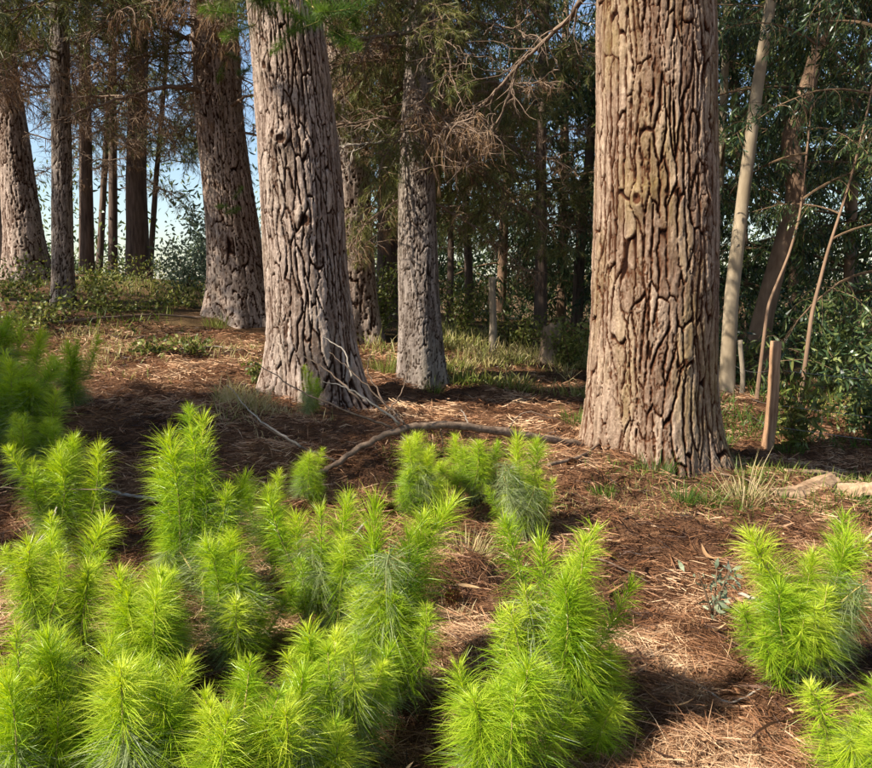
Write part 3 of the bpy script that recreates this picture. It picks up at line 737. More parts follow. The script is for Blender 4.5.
def sapling(label, base_px, tips, d, nside=8, spread=1.0, group='pine saplings in the clearing', sc=1.0, skirt=1, low=.05):
    """tips: pixels of the shoot tips, first the leader"""
    b = P(base_px, 600, d); b[2] = gz1(b[0], b[1])
    t = thing('pine_sapling', label, 'sapling', b, group)
    top = P(tips[0][0], tips[0][1], d) - b
    mb = MB(); n = 9; u = np.linspace(0, 1, n)[:, None]
    leadL = min(.60 * sc, top[2] * .85)
    stem = u * top * .45 + np.concatenate([np.sin(u * 3) * random.uniform(-.02, .02), np.sin(u * 2.5) * random.uniform(-.02, .02), 0 * u], 1)
    tube(mb, np.concatenate([[[stem[0][0], stem[0][1], -.05]], stem]), np.linspace(.011, .003, n + 1) * sc, 6)
    link('stem', mb.mesh('stem', [M['stem_sapling']]), t)
    def put(p, dv, L, pair, nat=.5):
        q = Vector(dv).to_track_quat('Z', 'Y').to_matrix().to_4x4() @ Matrix.Rotation(random.uniform(0, 6.28), 4, 'Z')
        w = sc * random.uniform(.85, 1.2) * (.8 + .2 * L / nat)
        put_shoot(t, pair, Matrix.Translation(Vector(p)) @ q @ Matrix.Diagonal((w, w, L / nat, 1)))
    dirv = unit(top)
    put(top - dirv * leadL, dirv, leadL, random.choice(SH))
    cols = [top]
    for tx, ty in tips[1:]:
        dd = d + random.uniform(-.10, .10); tp = P(tx, ty, dd) - b
        root = top * .12; v = tp - root
        v2 = unit(v * [.35, .35, 1]); L = min(np.linalg.norm(v) * .85, random.uniform(.36, .5) * sc); put(tp - v2 * L, v2, L, random.choice(SH)); cols.append(tp)
        mb = MB(); tube(mb, [root, root * .5 + (tp - v2 * L) * .5 - [0, 0, .015], tp - v2 * L], .0045 * sc, 5); link('stem', mb.mesh('stem', [M['stem_sapling']]), t)
    for i in range(int(nside * .8)):
        f = low + (.62 - low) * (i + random.random()) / (nside * .8); a = i * 2.4 + random.uniform(-.5, .5)
        el = math.radians(random.uniform(58, 80) if math.sin(a) > -.2 else random.uniform(78, 90)); L = random.uniform(.30, .46) * sc
        c = random.choice(cols); L = min(L, (1.0 - f) * c[2] * .9 + .08)
        o = np.array([math.cos(a), math.sin(a), 0]) * random.uniform(.02, .08) * spread
        put(c * f + o, (math.cos(a) * math.cos(el) * spread, math.sin(a) * math.cos(el) * spread, math.sin(el)), L, random.choice(SH))
    for i in range(skirt + 2):
        f = .02 + .5 * i / (skirt + 2); put(top * f, unit(dirv + np.array([random.uniform(-.4, .4), random.uniform(-.4, .4), 0])), min(.36, top[2] * .45), random.choice(SO), .36)
    return t

G1 = 'bright young pines crowding the left foreground'
sapling('bright sapling with two tips, uppermost at the left beside a pale root', 62, [(62, 452), (92, 446), (38, 470)], 3.3, 7, group=G1)
sapling('tallest double-tipped bright sapling of the left cluster', 205, [(204, 420), (166, 438), (232, 488)], 3.0, 9, group=G1)
sapling('small bright sapling just right of the tallest double-tipped one', 272, [(268, 490)], 3.3, 5, .9, group=G1, sc=.85)
sapling('bright sapling with a single rounded tip, left of the big two-tipped clump', 318, [(320, 510), (296, 560), (345, 552)], 2.8, 8, group=G1)
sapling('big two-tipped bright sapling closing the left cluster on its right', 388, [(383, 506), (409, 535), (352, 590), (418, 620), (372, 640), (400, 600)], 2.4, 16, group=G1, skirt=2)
sapling('shaded darker green sapling below the left end of the fallen branch', 305, [(306, 462), (322, 488)], 4.2, 6, group=G1, sc=.9)
sapling('low spreading sapling at the left picture edge under the pale bare twigs', 50, [(52, 540), (18, 572), (88, 568)], 2.6, 9, group=G1)
sapling('yellow green sapling in front of the tallest one, with a slim tip', 232, [(234, 560), (216, 590), (262, 606)], 2.55, 9, group=G1)
sapling('wide bright sapling with feathery tip between edge sapling and slim-tipped one', 150, [(152, 582), (124, 606), (180, 614)], 2.4, 10, group=G1)
sapling('foreground sapling at the bottom left corner with drooping old needles', 50, [(46, 634), (18, 668), (84, 676)], 1.95, 10, group=G1, skirt=2)
sapling('foreground sapling at the bottom edge, widest of the lowest row', 200, [(206, 692), (170, 708), (240, 716)], 1.85, 9, group=G1, skirt=2)
sapling('drooping pale green sapling below the big two-tipped clump', 340, [(336, 640), (310, 668), (374, 664)], 2.1, 10, group=G1, skirt=3)
sapling('low bushy sapling filling the bottom edge between left corner and widest one', 112, [(114, 676), (92, 712), (136, 720)], 1.85, 8, group=G1, skirt=2)
sapling('sapling with low broad tips at the bottom edge right of the widest one', 290, [(284, 700), (262, 724), (312, 730)], 1.88, 8, group=G1, skirt=2)
sapling('sapling leaning in at the very bottom left corner', 6, [(4, 676), (24, 716), (-12, 700)], 1.85, 7, group=G1, skirt=2)
sapling('half shaded sapling tucked behind the feathery-tipped one', 176, [(170, 540), (196, 530)], 3.1, 6, group=G1)
sapling('bright bushy sapling standing alone in the bottom centre', 570, [(541, 545), (568, 562), (520, 590), (505, 612), (592, 606), (606, 645), (575, 650), (622, 700)], 2.2, 15, 1.0, skirt=1, low=.3)
sapling('low sapling at the feet of the bottom centre one, on its left', 505, [(500, 690), (528, 664), (482, 716)], 1.95, 8, skirt=2)
sapling('bright bushy sapling standing alone at the right with its tallest tip rightmost', 812, [(842, 537), (788, 584), (758, 602), (816, 590), (770, 630), (858, 590), (842, 620)], 2.45, 18, 1.1, skirt=1, low=.3)
sapling('sapling cut by the bottom right corner of the picture', 872, [(868, 716), (850, 738), (886, 726)], 1.95, 6)
G2 = 'half shaded young pines behind the foreground clusters'
sapling('darker young pine in half shade in front of the fallen branch, left of its pair', 422, [(432, 448), (412, 472), (444, 486), (400, 490)], 4.1, 9, group=G2, skirt=2)
sapling('young pine with a bright narrow tip below the right half of the fallen branch', 522, [(517, 438), (530, 478), (506, 496), (542, 505)], 4.0, 8, group=G2, skirt=2)
sapling('dull green young pine between the shaded one and the bright narrow-tipped one', 474, [(468, 448), (486, 456), (452, 470)], 4.4, 7, group=G2)
sapling('tiny bright pine seedling at the foot of the large leaning pine', 311, [(311, 374)], 6.4, 3, group=G2, sc=.8)
G3 = 'young pines in the shade at the left edge'
sapling('dense dark young pine at the left edge, nearest of the shaded group', 22, [(30, 368), (4, 380), (55, 392), (14, 362)], 4.5, 14, 1.2, group=G3, sc=1.2, skirt=2)
sapling('tall thin shaded young pine at the left edge above the dense dark one', 14, [(18, 324), (40, 332), (0, 330)], 5.4, 9, group=G3, sc=1.2)
sapling('small shaded young pine standing right of the dense dark one', 80, [(80, 342)], 5.4, 6, group=G3)
sapling('low dark young pine under the dense one, in deep shade', 40, [(48, 424), (70, 440), (10, 430)], 4.15, 9, group=G3, skirt=2)

# reddish resin scar on the bark of the thickest pine
ctr = along(T1[1], P(628, 213, 5.95)[2]); th_ = np.arange(14) * 2 * math.pi / 14; mb = MB()
rg_ = [np.stack([np.cos(th_) * q * .034 * (1 + .25 * np.sin(3 * th_)), np.sin(th_) * q * .040 * (1 + .2 * np.cos(2 * th_)), 0 * th_ + .022 * (1 - q * q)], 1) for q in (1, .7, .35)]
v_ = np.concatenate(rg_ + [np.array([[0, 0, .022]])]); f_ = [(k * 14 + j, k * 14 + (j + 1) % 14, (k + 1) * 14 + (j + 1) % 14, (k + 1) * 14 + j) for k in range(2) for j in range(14)]
mb.add(v_, [(28 + j, 28 + (j + 1) % 14, 42) for j in range(14)], f_)
M['resin'] = plain_bark('resin', (.16, .035, .012), (.42, .13, .05), 60, (1, 1, 1), .6)
nrm = Vector((-.515, -.857, 0)); o = link('resin_scar', mb.mesh('resin_scar', [M['resin']]), T1[0], mat=Matrix.Translation(Vector(ctr - T1[2]) + nrm * .468) @ nrm.to_track_quat('Z', 'Y').to_matrix().to_4x4())
o['label'] = 'small reddish resin scar on the bark'

# green needle tips hanging into the top of the picture on the large leaning pine, and shoots on the bank pine
def tips_on(T, pix, d, down=.3, sc=1.0, root=None):
    for px, py in pix:
        p = P(px, py, d + random.uniform(-.15, .15)) - T[2]; v = (random.uniform(-.8, .8), random.uniform(-.7, .2), random.uniform(-down, .5))
        q = Vector(v).to_track_quat('Z', 'Y').to_matrix().to_4x4(); L = sc * random.uniform(.8, 1.1)
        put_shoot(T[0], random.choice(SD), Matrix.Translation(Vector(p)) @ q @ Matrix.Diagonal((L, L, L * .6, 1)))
        if root is not None:
            mb = MB(); a = P(*root) - T[2]; tube(mb, [a, a * .4 + p * .6 + np.array([0, 0, .05]), p], [.008, .005, .004], 5); link('twig', mb.mesh('twig', [M['twig_live']]), T[0])
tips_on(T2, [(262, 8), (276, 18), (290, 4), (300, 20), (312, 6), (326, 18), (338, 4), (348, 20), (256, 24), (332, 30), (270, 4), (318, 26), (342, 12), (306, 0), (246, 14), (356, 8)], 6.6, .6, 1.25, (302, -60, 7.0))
tips_on(T5, [(226, 62), (236, 74), (242, 60), (228, 206), (232, 200), (224, 214)], 10.9, .8, .9, (216, 40, 11.4))

# ------------------------------------------------------------------ grasses, bushes
def tuft(name, label, px, py, d, n, h, spread, dry, cat='grass tuft', group='grass tufts', droop=1.0, w=.004):
    b = P(px, py, d); b[2] = gz1(b[0], b[1])
    mb = MB(); a = RNG.uniform(0, 6.28, n); rr = RNG.random(n) ** .7 * spread
    B = np.stack([np.cos(a) * rr * .6, np.sin(a) * rr * .6, np.zeros(n) - .02], 1)
    D = np.stack([np.cos(a) * RNG.uniform(.05, .7, n), np.sin(a) * RNG.uniform(.05, .7, n), np.ones(n)], 1)
    strips(mb, B, D, RNG.uniform(.5, 1.1, n) * h, w, RNG.uniform(.2, 1.0, n) * droop, 0, np.clip(RNG.normal(dry, .14, n), 0, 1), tipattr=.15)
    return tag(link(name, mb.mesh(name, [M['grass']], False), None, b), label, cat, group)
for a in (('green grass tuft against the foot of the thickest pine', 655, 488, 5.2, 200, .36, .17, .12),
          ('small green grass tuft in front of the thickest pine, left of the others', 603, 506, 4.75, 120, .24, .11, .2),
          ('green grass tuft sprouting below the roots of the thickest pine', 684, 516, 4.6, 130, .26, .12, .2),
          ('green blades beside the bleached dead grass', 712, 512, 4.7, 110, .32, .1, .2),
          ('grass tuft between the pale bark slabs and the bright right sapling', 850, 528, 4.6, 80, .22, .12, .15),
          ('green grass at the foot of the tilted fence post', 790, 458, 7.2, 110, .25, .2, .15),
          ('grass clump beside the pale gum trunk foot', 722, 440, 7.2, 110, .25, .2, .15),
          ('grass clump at the right picture edge by the fence wires', 862, 462, 6.4, 140, .28, .3, .15),
          ('grass clump under the fallen branch, between two young pines', 498, 470, 4.7, 110, .25, .18, .25),
          ('grass at the foot of the slim grey pine', 432, 392, 8.2, 110, .28, .2, .45),
          ('tall yellowish grass left of the slim grey pine', 384, 372, 8.9, 180, .5, .28, .5),
          ('green grass clump at the left foot of the thickest pine', 575, 402, 7.2, 120, .3, .22, .2),
          ('grass clump on the bank beside the dark brown pine', 218, 338, 10.6, 120, .4, .3, .5)):
    tuft('grass_tuft', *a)
for a in (('bleached dead grass stalks drooping right of the thickest pine', 746, 508, 4.75, 90, .66, .13, 1.0),
          ('dry tan grass clump in front of the shaded young pines', 466, 566, 3.7, 260, .38, .18, .85),
          ('dry grass clump on the slope left of the large leaning pine', 246, 412, 6.2, 260, .40, .34, .8),
          ('dry straw clump at the foot of the bright right sapling', 800, 690, 2.72, 120, .20, .2, .9),
          ('dry grass fringe under the tall straw mound beside the bottom centre', 455, 640, 2.95, 130, .18, .14, .9)):
    tuft('dry_grass', *a, group='dry grass clumps', droop=1.6)

mb = MB()
for px0, px1, py, d0, d1, n, h, dry in ((440, 600, 360, 8.6, 12.5, 10000, .34, .6), (-60, 230, 300, 9.5, 16, 5500, .30, .52), (360, 450, 360, 9.2, 12, 3000, .4, .5), (690, 900, 420, 7.4, 11, 4500, .28, .25),
                                        (60, 280, 360, 6.8, 9.5, 3000, .2, .66), (215, 335, 420, 5.2, 6.8, 4200, .26, .72), (560, 760, 480, 4.9, 5.4, 900, .13, .3), (380, 560, 440, 4.2, 5.4, 2600, .17, .45), (560, 760, 480, 4.2, 5.0, 1500, .13, .55), (740, 900, 500, 4.4, 6.2, 2600, .2, .4)):
    d = RNG.uniform(d0, d1, n); px = RNG.uniform(px0, px1, n)
    x = (px - W0 / 2) / FPX * d / math.cos(PITCH); keep = fbm2(x * 1.4, d * 1.4, 3, 61) > RNG.normal(-.02, .12, n)
    x, d = x[keep], d[keep]; m_ = len(x)
    B = np.stack([x, d, gz(x, d, True) - .02], 1)
    strips(mb, B, RNG.normal(0, .38, (m_, 3)) * np.array([1, 1, 0]) + np.array([0, 0, 1]), RNG.uniform(.4, 1.1, m_) * h, np.clip(.0011 * d, .004, .012), RNG.uniform(.1, 1, m_), 0, np.clip(dry + .4 * fbm2(x * .9, d * .9, 2, 77) + RNG.normal(0, .13, m_), 0, 1), tipattr=.15)
tag(link('grass', mb.mesh('grass', [M['grass']], False)), 'rough grass and weeds growing between the trees', 'grass', None, 'stuff')

def bush(label, px, py, d, w, h, n, mat, lf=(.05, .09), lw=.4, group='bushes between the trunks', stems=9, name='bush'):
    b = P(px, py, d); b[2] = gz1(b[0], b[1]); t = thing(name, label, 'bush', b, group)
    ms, ml = MB(), MB(); Bs = []
    for i in range(stems):
        a = i * 2.4 + random.random(); e = np.array([math.cos(a) * w * random.uniform(.2, 1), math.sin(a) * w * random.uniform(.2, 1), h * random.uniform(.6, 1)])
        u = np.linspace(0, 1, 6)[:, None]; pl = e * np.concatenate([u ** 1.4, u ** 1.4, u], 1) + np.concatenate([u * 0, u * 0, -.05 * (1 - u)], 1)
        tube(ms, pl, np.linspace(.008, .003, 6), 4)
        k = n // stems; uu = RNG.uniform(.2, 1.02, k); c = np.stack([np.interp(uu, u[:, 0], pl[:, q]) for q in range(3)], 1)
        Bs.append(c + RNG.normal(0, .16 * w, (k, 3)) * np.array([1, 1, .8]))
    Bs = np.concatenate(Bs); Bs[:, 2] = np.maximum(Bs[:, 2], .01)
    L = RNG.uniform(lf[0], lf[1], len(Bs))
    leaves(ml, Bs, RNG.normal(0, .8, (len(Bs), 3)) + np.array([0, 0, .15]), L, L * lw, 0, np.clip(RNG.normal(.5, .25, len(Bs)), 0, 1))
    link('stem', ms.mesh('stem', [M['twig_live']]), t); link('foliage', ml.mesh('foliage', [M[mat]], False), t)
    return t
bush('sunlit broad-leaved bush at the foot of the left edge pines', 12, 300, 11.5, .9, .55, 660, 'leaf_bush')
bush('low leafy bush just right of the thin straight pine foot', 95, 296, 12.5, .8, .4, 540, 'leaf_bush')
bush('low leafy bush in front of the thin straight pine', 44, 322, 9.6, .7, .32, 480, 'leaf_bush')
bush('pale blue green bush against the bright sky gap', 186, 290, 14.5, 1.0, .95, 1500, 'leaf_blue', (.06, .11))
bush('grey green bush touching the dark brown pine on its left', 208, 296, 15.5, .8, 1.9, 1600, 'leaf_blue', (.06, .12))
bush('broad-leaved weeds in front of the dark row at the bank edge', 110, 300, 11, .9, .3, 540, 'leaf_bush')
bush('broad-leaved weeds left of the dark brown pine foot', 180, 308, 12, .8, .3, 480, 'leaf_bush')
bush('leafy weeds below the sunlit bush at the left edge', 8, 328, 8.8, .7, .35, 480, 'leaf_bush')
bush('olive bush below the far row of pines', 140, 285, 15.5, 1.3, .45, 540, 'leaf_bush')
bush('lit yellow green shrub behind the old fence post', 462, 340, 12, .6, .95, 1000, 'leaf_bush')
bush('leafy shrub between old fence post and small stump', 520, 358, 11.6, .6, .6, 900, 'leaf_bush')
bush('leafy shrub at the left edge of the thickest pine', 570, 372, 10.2, .55, .65, 900, 'leaf_bush')
bush('shrub with narrow drooping leaves right behind the tilted fence post', 797, 440, 7.4, .38, .75, 420, 'leaf_bush', (.10, .16), .2)
bush('shaded shrub at the right picture edge behind the wires', 868, 430, 8, .7, .9, 1000, 'leaf_gum', (.08, .14), .25)
bush('dark shrub between gum trunks and thickest pine', 735, 398, 10.2, .6, .7, 800, 'leaf_gum', (.08, .14), .25)
bush('dark undergrowth bush behind the bent gum stem', 830, 400, 9.6, .8, 1.3, 1300, 'leaf_gum', (.09, .16), .25)
bush('dark undergrowth bush behind the crooked gum', 775, 385, 12, .9, 1.4, 1300, 'leaf_gum', (.09, .16), .25)
bush('tangled shrub in the gap between leaning pine and slim pine', 380, 345, 11.5, .6, 1.3, 1100, 'leaf_bush')
bush('low weed with small leaves on the slope left of the leaning pine', 258, 372, 7.6, .22, .28, 200, 'leaf_bush')
bush('small weed on the needle slope between the left shaded pines and the dry grass', 150, 350, 8.2, .3, .2, 200, 'leaf_bush')
bush('small weed beside the sunny patch of the slope', 190, 345, 8.6, .3, .2, 200, 'leaf_bush')
bush('little pale grey green seedling with a bare stick left of the right sapling', 712, 640, 3.05, .12, .22, 70, 'leaf_pale', (.035, .06), .35, None, 4, 'seedling')

# ------------------------------------------------------------------ fallen wood
def wander(pts, amp=.012, k=6, seed=0):
    r = np.random.default_rng(seed); pts = np.asarray(pts, float); u = np.linspace(0, len(pts) - 1, len(pts) * k)
    o = np.stack([np.interp(u, np.arange(len(pts)), pts[:, c]) for c in range(3)], 1)
    kk = 5; od = np.pad(o, ((kk // 2, kk // 2), (0, 0)), mode='reflect', reflect_type='odd')
    o = sum(od[i:i + len(o)] for i in range(kk)) / kk
    return o + r.normal(0, amp, o.shape)

def on_ground(px, py, d, up=0.0):
    q = P(px, py, d); q[2] = gz1(q[0], q[1]) + up; return q
def ground_at(px, py, up=.01):
    """the ground point seen at a pixel"""
    ds = np.linspace(1.8, 16, 700); q = np.array([P(px, py, d) for d in ds]); z = gz(q[:, 0], q[:, 1])
    k = np.argmax(q[:, 2] < z); o = q[k] if q[k, 2] < z[k] else q[-1]
    return np.array([o[0], o[1], gz1(o[0], o[1]) + up])

bp = [P(px, py, d) for px, py, d in ((316, 476, 4.75), (338, 462, 4.85), (372, 440, 4.95), (412, 426, 5.05), (450, 424, 5.2), (500, 431, 5.4), (545, 440, 5.6), (580, 444, 5.8), (600, 452, 5.95))]
base = bp[0].copy(); base[2] = gz1(base[0], base[1])
fb = thing('fallen_branch', 'long arched fallen branch reaching from the saplings to the thickest pine', 'branch', base)
mb = MB(); w = wander(bp, .006, 7, 5); tube(mb, w - base, np.interp(np.linspace(0, 1, len(w)), [0, .3, .45, .8, 1], [.017, .022, .029, .031, .030]) * (1 + RNG.normal(0, .06, len(w))), 10)
link('limb', mb.mesh('limb', [M['branch_fallen']]), fb)
for i, pl in enumerate((((404, 424, 5.0), (386, 404, 5.05), (352, 372, 5.1), (330, 352, 5.1)), ((400, 424, 5.0), (372, 402, 4.95), (340, 384, 4.95), (322, 382, 4.9)), ((398, 426, 5.0), (380, 396, 5.1), (366, 370, 5.2), (372, 350, 5.2)),
                        ((392, 428, 5.0), (350, 412, 4.9), (300, 392, 4.85), (252, 360, 4.8)), ((352, 378, 5.1), (345, 350, 5.15), (322, 336, 5.2)), ((360, 400, 5.0), (330, 372, 5.1), (296, 352, 5.1)),
                        ((338, 462, 4.85), (290, 442, 4.8), (248, 416, 4.75)), ((300, 446, 4.8), (258, 420, 4.85), (228, 386, 4.9)), ((440, 424, 5.2), (442, 440, 5.2), (444, 462, 5.15)), ((505, 432, 5.4), (524, 410, 5.5), (560, 420, 5.5)), ((470, 426, 5.3), (462, 410, 5.35)), ((388, 412, 5.0), (402, 392, 5.0), (412, 360, 5.1)))):
    mb = MB(); q = wander([P(*a) for a in pl], .004, 6, 30 + i) - base
    tube(mb, q, np.linspace(.009 if i < 8 else .006, .0025, len(q)), 5)
    link('twig', mb.mesh('twig', [M['stick_pale' if i % 3 == 1 else 'twig_dead']]), fb)

def stick(label, pix, r0, r1, mat='stick_pale', up=.02, d=None, name='stick', group='loose sticks on the needle floor', seed=1):
    pts = [(ground_at(a[0], a[1], up) if len(a) == 2 else P(*a)) for a in pix]
    b = pts[0].copy(); q = wander(pts, .0016, 7, seed) - b; mb = MB(); tube(mb, q, np.linspace(r0, r1, len(q)), 7)
    return tag(link(name, mb.mesh(name, [M[mat]]), None, b), label, 'stick', group)
stick('pale curved root-like stick right of the uppermost left sapling', [(98, 496), (122, 502), (150, 508), (177, 522)], .012, .007, seed=2)
stick('bare grey twig crossing in front of the uppermost left sapling', [(-10, 486, 3.3), (40, 490, 3.3), (60, 488, 3.3), (100, 490, 3.2)], .003, .002, 'twig_dead', seed=3)
stick('thin forked grey twig sloping down to the left edge', [(-5, 578, 2.75), (30, 552, 2.8), (50, 528, 2.85), (57, 508, 2.9)], .006, .003, seed=4)
stick('short pale stick poking out of the big two-tipped sapling', [(336, 552, 2.9), (350, 540, 2.9), (366, 522, 2.9)], .006, .005, seed=5)
stick('brown stick leaning beside the bright right sapling', [(738, 618), (770, 632), (800, 640)], .008, .006, 'stick_pale', .05, seed=6)
stick('thin grey stick lying below the thickest pine', [(560, 560), (600, 575), (650, 590)], .006, .004, 'twig_dead', .02, seed=7)
stick('thin pale stick lying across the sunny slope', [(180, 352), (220, 350), (262, 358)], .014, .008, 'stick_pale', .03, seed=8)
stick('dead branch lying at the foot of the bank pine', [(60, 328), (110, 322), (160, 318), (205, 322)], .022, .012, 'twig_dead', .05, seed=9)
stick('short dark stub lying left of the roots of the thickest pine', [(548, 478), (580, 470), (600, 455)], .014, .010, 'branch_fallen', .03, seed=10)
stick('thin twig on the straw mound at the bottom right', [(690, 700), (730, 716), (766, 712)], .004, .003, 'stick_pale', .02, seed=11)
stick('thin curved twig near the bleached dead grass', [(720, 488), (748, 492), (776, 520)], .008, .004, 'twig_dead', .03, seed=12)
stick('wire-thin pale twig hooked at the right picture edge', [(872, 560), (858, 566), (866, 580)], .006, .004, 'stick_pale', .08, seed=13)

def slab(label, p0, p1, wid, thick, seed):
    a, b_ = ground_at(*p0, .05), ground_at(*p1, .05); r = np.random.default_rng(seed); n, k = 26, 9
    t = np.linspace(0, 1, n); ax = unit(b_ - a); sd = unit(np.cross(ax, [0, 0, 1])); up = np.cross(sd, ax)
    prof = wid * (.4 + .6 * np.sin(np.pi * np.clip(t, .05, .95)) ** .5) * (1 + np.convolve(r.normal(0, .35, n + 4), np.ones(5) / 5, 'valid'))
    g = np.linspace(-1, 1, k); mb = MB()
    c = a + (b_ - a) * t[:, None] - a + up * (.02 * np.sin(t * 5 + seed))[:, None]
    v = c[:, None] + sd * (g[None, :, None] * prof[:, None, None] / 2) + up * ((1 - g ** 2)[None, :, None] * wid * .16 + r.normal(0, .010, (1, k, 1)) + r.normal(0, .003, (n, k, 1)))
    v2 = v - up * thick
    i, j = np.meshgrid(np.arange(n - 1), np.arange(k - 1), indexing='ij'); f = np.stack([i * k + j, i * k + j + 1, (i + 1) * k + j + 1, (i + 1) * k + j], -1).reshape(-1, 4)
    o = n * k; rim = list(range(k)) + [q * k + k - 1 for q in range(1, n)] + [(n - 1) * k + q for q in range(k - 2, -1, -1)] + [q * k for q in range(n - 2, 0, -1)]
    fr = [(rim[q], rim[(q + 1) % len(rim)], rim[(q + 1) % len(rim)] + o, rim[q] + o) for q in range(len(rim))]
    mb.add(np.concatenate([v.reshape(-1, 3), v2.reshape(-1, 3)]), None, np.concatenate([f, f[:, ::-1] + o, np.array(fr)]))
    tag(link('bark_slab', mb.mesh('bark_slab', [M['bark_slab']], False), None, a), label, 'bark', 'pale shed bark slabs by the fence')
slab('short pale bark slab, left piece of the lower pair by the fence', (772, 505), (832, 497), .16, .02, 3)
slab('jagged pale bark slab running off the right picture edge', (832, 498), (900, 516), .17, .02, 4)
slab('long thin pale bark strip, upper one by the fence', (786, 482), (858, 488), .09, .015, 5)

# dry gum leaves lying on the litter
def leaf_mesh(seed, L, wd, curl):
    n = 9; t = np.linspace(0, 1, n); r = np.random.default_rng(seed); w_ = wd * np.sin(np.pi * t ** .8) ** .8 + .001; mb = MB()
    cx = np.stack([t * L, L * .22 * np.sin(t * 2.6) * r.choice([-1, 1]), curl * L * (t - .5) ** 2 * 2], 1)
    nrm = unit(np.stack([-np.gradient(cx[:, 1]), np.gradient(cx[:, 0]), 0 * t], 1))
    v = np.stack([cx - nrm * w_[:, None] / 2 + [0, 0, .12 * wd], cx, cx + nrm * w_[:, None] / 2 + [0, 0, .18 * wd]], 1)
    v2 = v - [0, 0, .0012]
    f = [(i * 3 + j, i * 3 + j + 1, i * 3 + j + 4, i * 3 + j + 3) for i in range(n - 1) for j in range(2)]; f = np.array(f)
    mb.add(np.concatenate([v.reshape(-1, 3), v2.reshape(-1, 3)]), None, np.concatenate([f, f[:, ::-1] + n * 3]), 0, r.uniform(.2, .9))
    return mb.mesh('dry_leaf', [M['leaf_litter']])
LM = [leaf_mesh(700 + i, .11 + .015 * (i % 4), .015 + .003 * (i % 3), .2 + .2 * (i % 2)) for i in range(6)]
def dry_leaf(label, px, py, az, group=None, sc=1.0):
    q = ground_at(px, py, .035); q[2] = float(gz(np.array([q[0]]), np.array([q[1]]), True)[0]) + .03
    o = link('dry_leaf', random.choice(LM), None, mat=Matrix.Translation(Vector(q)) @ Euler((random.uniform(-.5, .5), random.uniform(-.3, .3), az)).to_matrix().to_4x4() @ Matrix.Scale(sc, 4))
    tag(o, label, 'leaf', group or 'dry gum leaves on the litter')
dry_leaf('pale curved dry leaf standing in the hollow right of the bottom centre sapling', 602, 596, 1.4, None, 1.1)
dry_leaf('orange curled dry leaf below the pale one in the hollow', 600, 614, .4)
dry_leaf('long straw coloured leaf lying on the bottom right mound', 734, 704, -.6, None, 1.3)
dry_leaf('dark orange leaf lying in the shade below the fallen branch', 270, 452, .2, None, 1.2)
dry_leaf('pale dry leaf near the bottom edge beside the long straw coloured one', 745, 724, -.7, None, .9)
dry_leaf('thin silvery leaf in the hollow above the pale curved one', 612, 574, 2.3)
for px, py in ((560, 500), (590, 520), (640, 520), (668, 540), (700, 560), (640, 660), (690, 640), (660, 620), (650, 570), (720, 600), (545, 485), (620, 545), (440, 560), (455, 605), (760, 560), (800, 550), (690, 740), (640, 745), (445, 690), (180, 380), (120, 420), (200, 400), (150, 440), (250, 440), (840, 640)):
    dry_leaf('dry brown gum leaf lying loose on the needle litter', px, py, random.uniform(0, 6.28), 'loose dry gum leaves', random.uniform(.7, 1.1))

# pine cones
def cone_mesh():
    mb = MB(); k = 0
    tube(mb, [(0, 0, 0), (0, 0, .03), (0, 0, .07), (0, 0, .10)], [.012, .024, .02, .006], 8)
    for i in range(70):
        t = i / 70; a = i * 2.39996; r = .034 * math.sin(math.pi * (.12 + .8 * t)); z = .005 + .095 * t
        o = np.array([math.cos(a), math.sin(a), 0]); s = np.array([-math.sin(a), math.cos(a), 0]); c = o * r + [0, 0, z]
        v = [c * [.5, .5, 1] + s * .007, c * [.5, .5, 1] - s * .007, c - s * .010 + [0, 0, .010], c + s * .010 + [0, 0, .010], c + o * .004 + [0, 0, .014]]
        mb.add(v, [(2, 3, 4)], [(0, 1, 2, 3)])
    return mb.mesh('pine_cone', [M['cone']], False)
CM = cone_mesh()
for lab, px, py, rx in (('brown pine cone standing beside the big two-tipped sapling', 420, 534, .2), ('pine cone lying in the shade left of the fallen branch', 396, 522, 1.2), ('pine cone on the litter below the thickest pine', 566, 470, 1.3), ('pine cone lying beside the straw mound at the bottom', 446, 620, 1.4)):
    q = ground_at(px, py, .03); tag(link('pine_cone', CM, None, mat=Matrix.Translation(Vector(q)) @ Euler((rx, .2, random.random() * 6)).to_matrix().to_4x4()), lab, 'pine cone', 'pine cones')

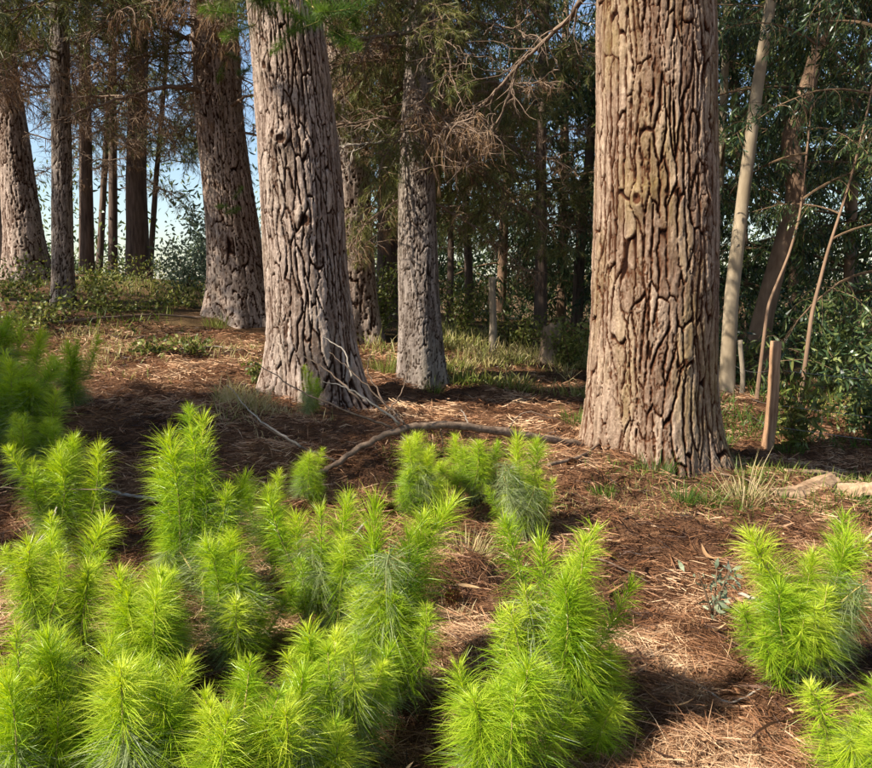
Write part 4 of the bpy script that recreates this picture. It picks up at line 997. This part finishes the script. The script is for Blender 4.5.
# ------------------------------------------------------------------ fence, stump
def post(label, px0, py0, px1, py1, d, r, mat, group='fence posts'):
    b = P(px0, py0, d); b[2] = gz1(b[0], b[1]); top = P(px1, py1, d) - b; mb = MB(); n = 14; t = np.linspace(-.06, 1, n)[:, None]
    q = t * top + np.concatenate([.012 * np.sin(t * 5), .01 * np.cos(t * 4), 0 * t], 1)
    tube(mb, q, r * (1 + RNG.normal(0, .035, n)) * np.linspace(1.08, .92, n), 12)
    return tag(link('fence_post', mb.mesh('fence_post', [M[mat]]), None, b), label, 'fence post', group), b, top
_, fb_, ft_ = post('round reddish wooden fence post tilting right, beside the thickest pine', 767, 456, 777, 341, 7.3, .055, 'post_wood')
_, fo_, fot_ = post('weathered grey fence post in the grass behind the slim pine', 492, 354, 493, 277, 10.4, .052, 'post_old')
post('thin grey stake deep in the shade by the crooked gum', 742, 400, 741, 340, 9.2, .03, 'post_old')
for lab, f in (('top strand of fence wire running from the tilted post', .74), ('middle strand of fence wire running from the tilted post', .42), ('bottom strand of fence wire running from the tilted post', .22)):
    a = fb_ + ft_ * f; far = P(735, 366 + (.74 - f) * 60, 9.2); near = a + np.array([3.0, -1.5, -.05]); t = np.linspace(0, 1, 20)[:, None]
    pts = np.concatenate([far + (a - far) * t, (a + (near - a) * t)[1:]]) - np.concatenate([.05 * np.sin(np.pi * t), .06 * np.sin(np.pi * t[1:])]) * [0, 0, 1]
    mb = MB(); tube(mb, pts - a, .0022, 5); tag(link('fence_wire', mb.mesh('fence_wire', [M['wire']]), None, a), lab, 'wire', 'fence wires')

q = on_ground(549, 366, 10.4); mb = MB(); n, k = 16, 10
th = np.arange(n) * 2 * math.pi / n; hh = np.linspace(-.1, 1, k)
top = .46 + .10 * np.cos(th + 1) + RNG.normal(0, .035, n)
v = np.stack([np.stack([np.cos(th) * (.13 + .07 * np.exp(-h * 4)) * (1 + .12 * np.cos(3 * th)), np.sin(th) * (.13 + .07 * np.exp(-h * 4)) * (1 + .12 * np.cos(3 * th)), h * top], 1) for h in hh])
i, j = np.meshgrid(np.arange(k - 1), np.arange(n), indexing='ij'); f = np.stack([i * n + j, i * n + (j + 1) % n, (i + 1) * n + (j + 1) % n, (i + 1) * n + j], -1).reshape(-1, 4)
vv = np.concatenate([v.reshape(-1, 3), [[0, 0, .36]]]); mb.add(vv, [((k - 1) * n + c_, (k - 1) * n + (c_ + 1) % n, k * n) for c_ in range(n)], f)
tag(link('tree_stump', mb.mesh('tree_stump', [M['stump_wood']]), None, q), 'short broken brown stump in the grass beside the dark straight trunk', 'stump')
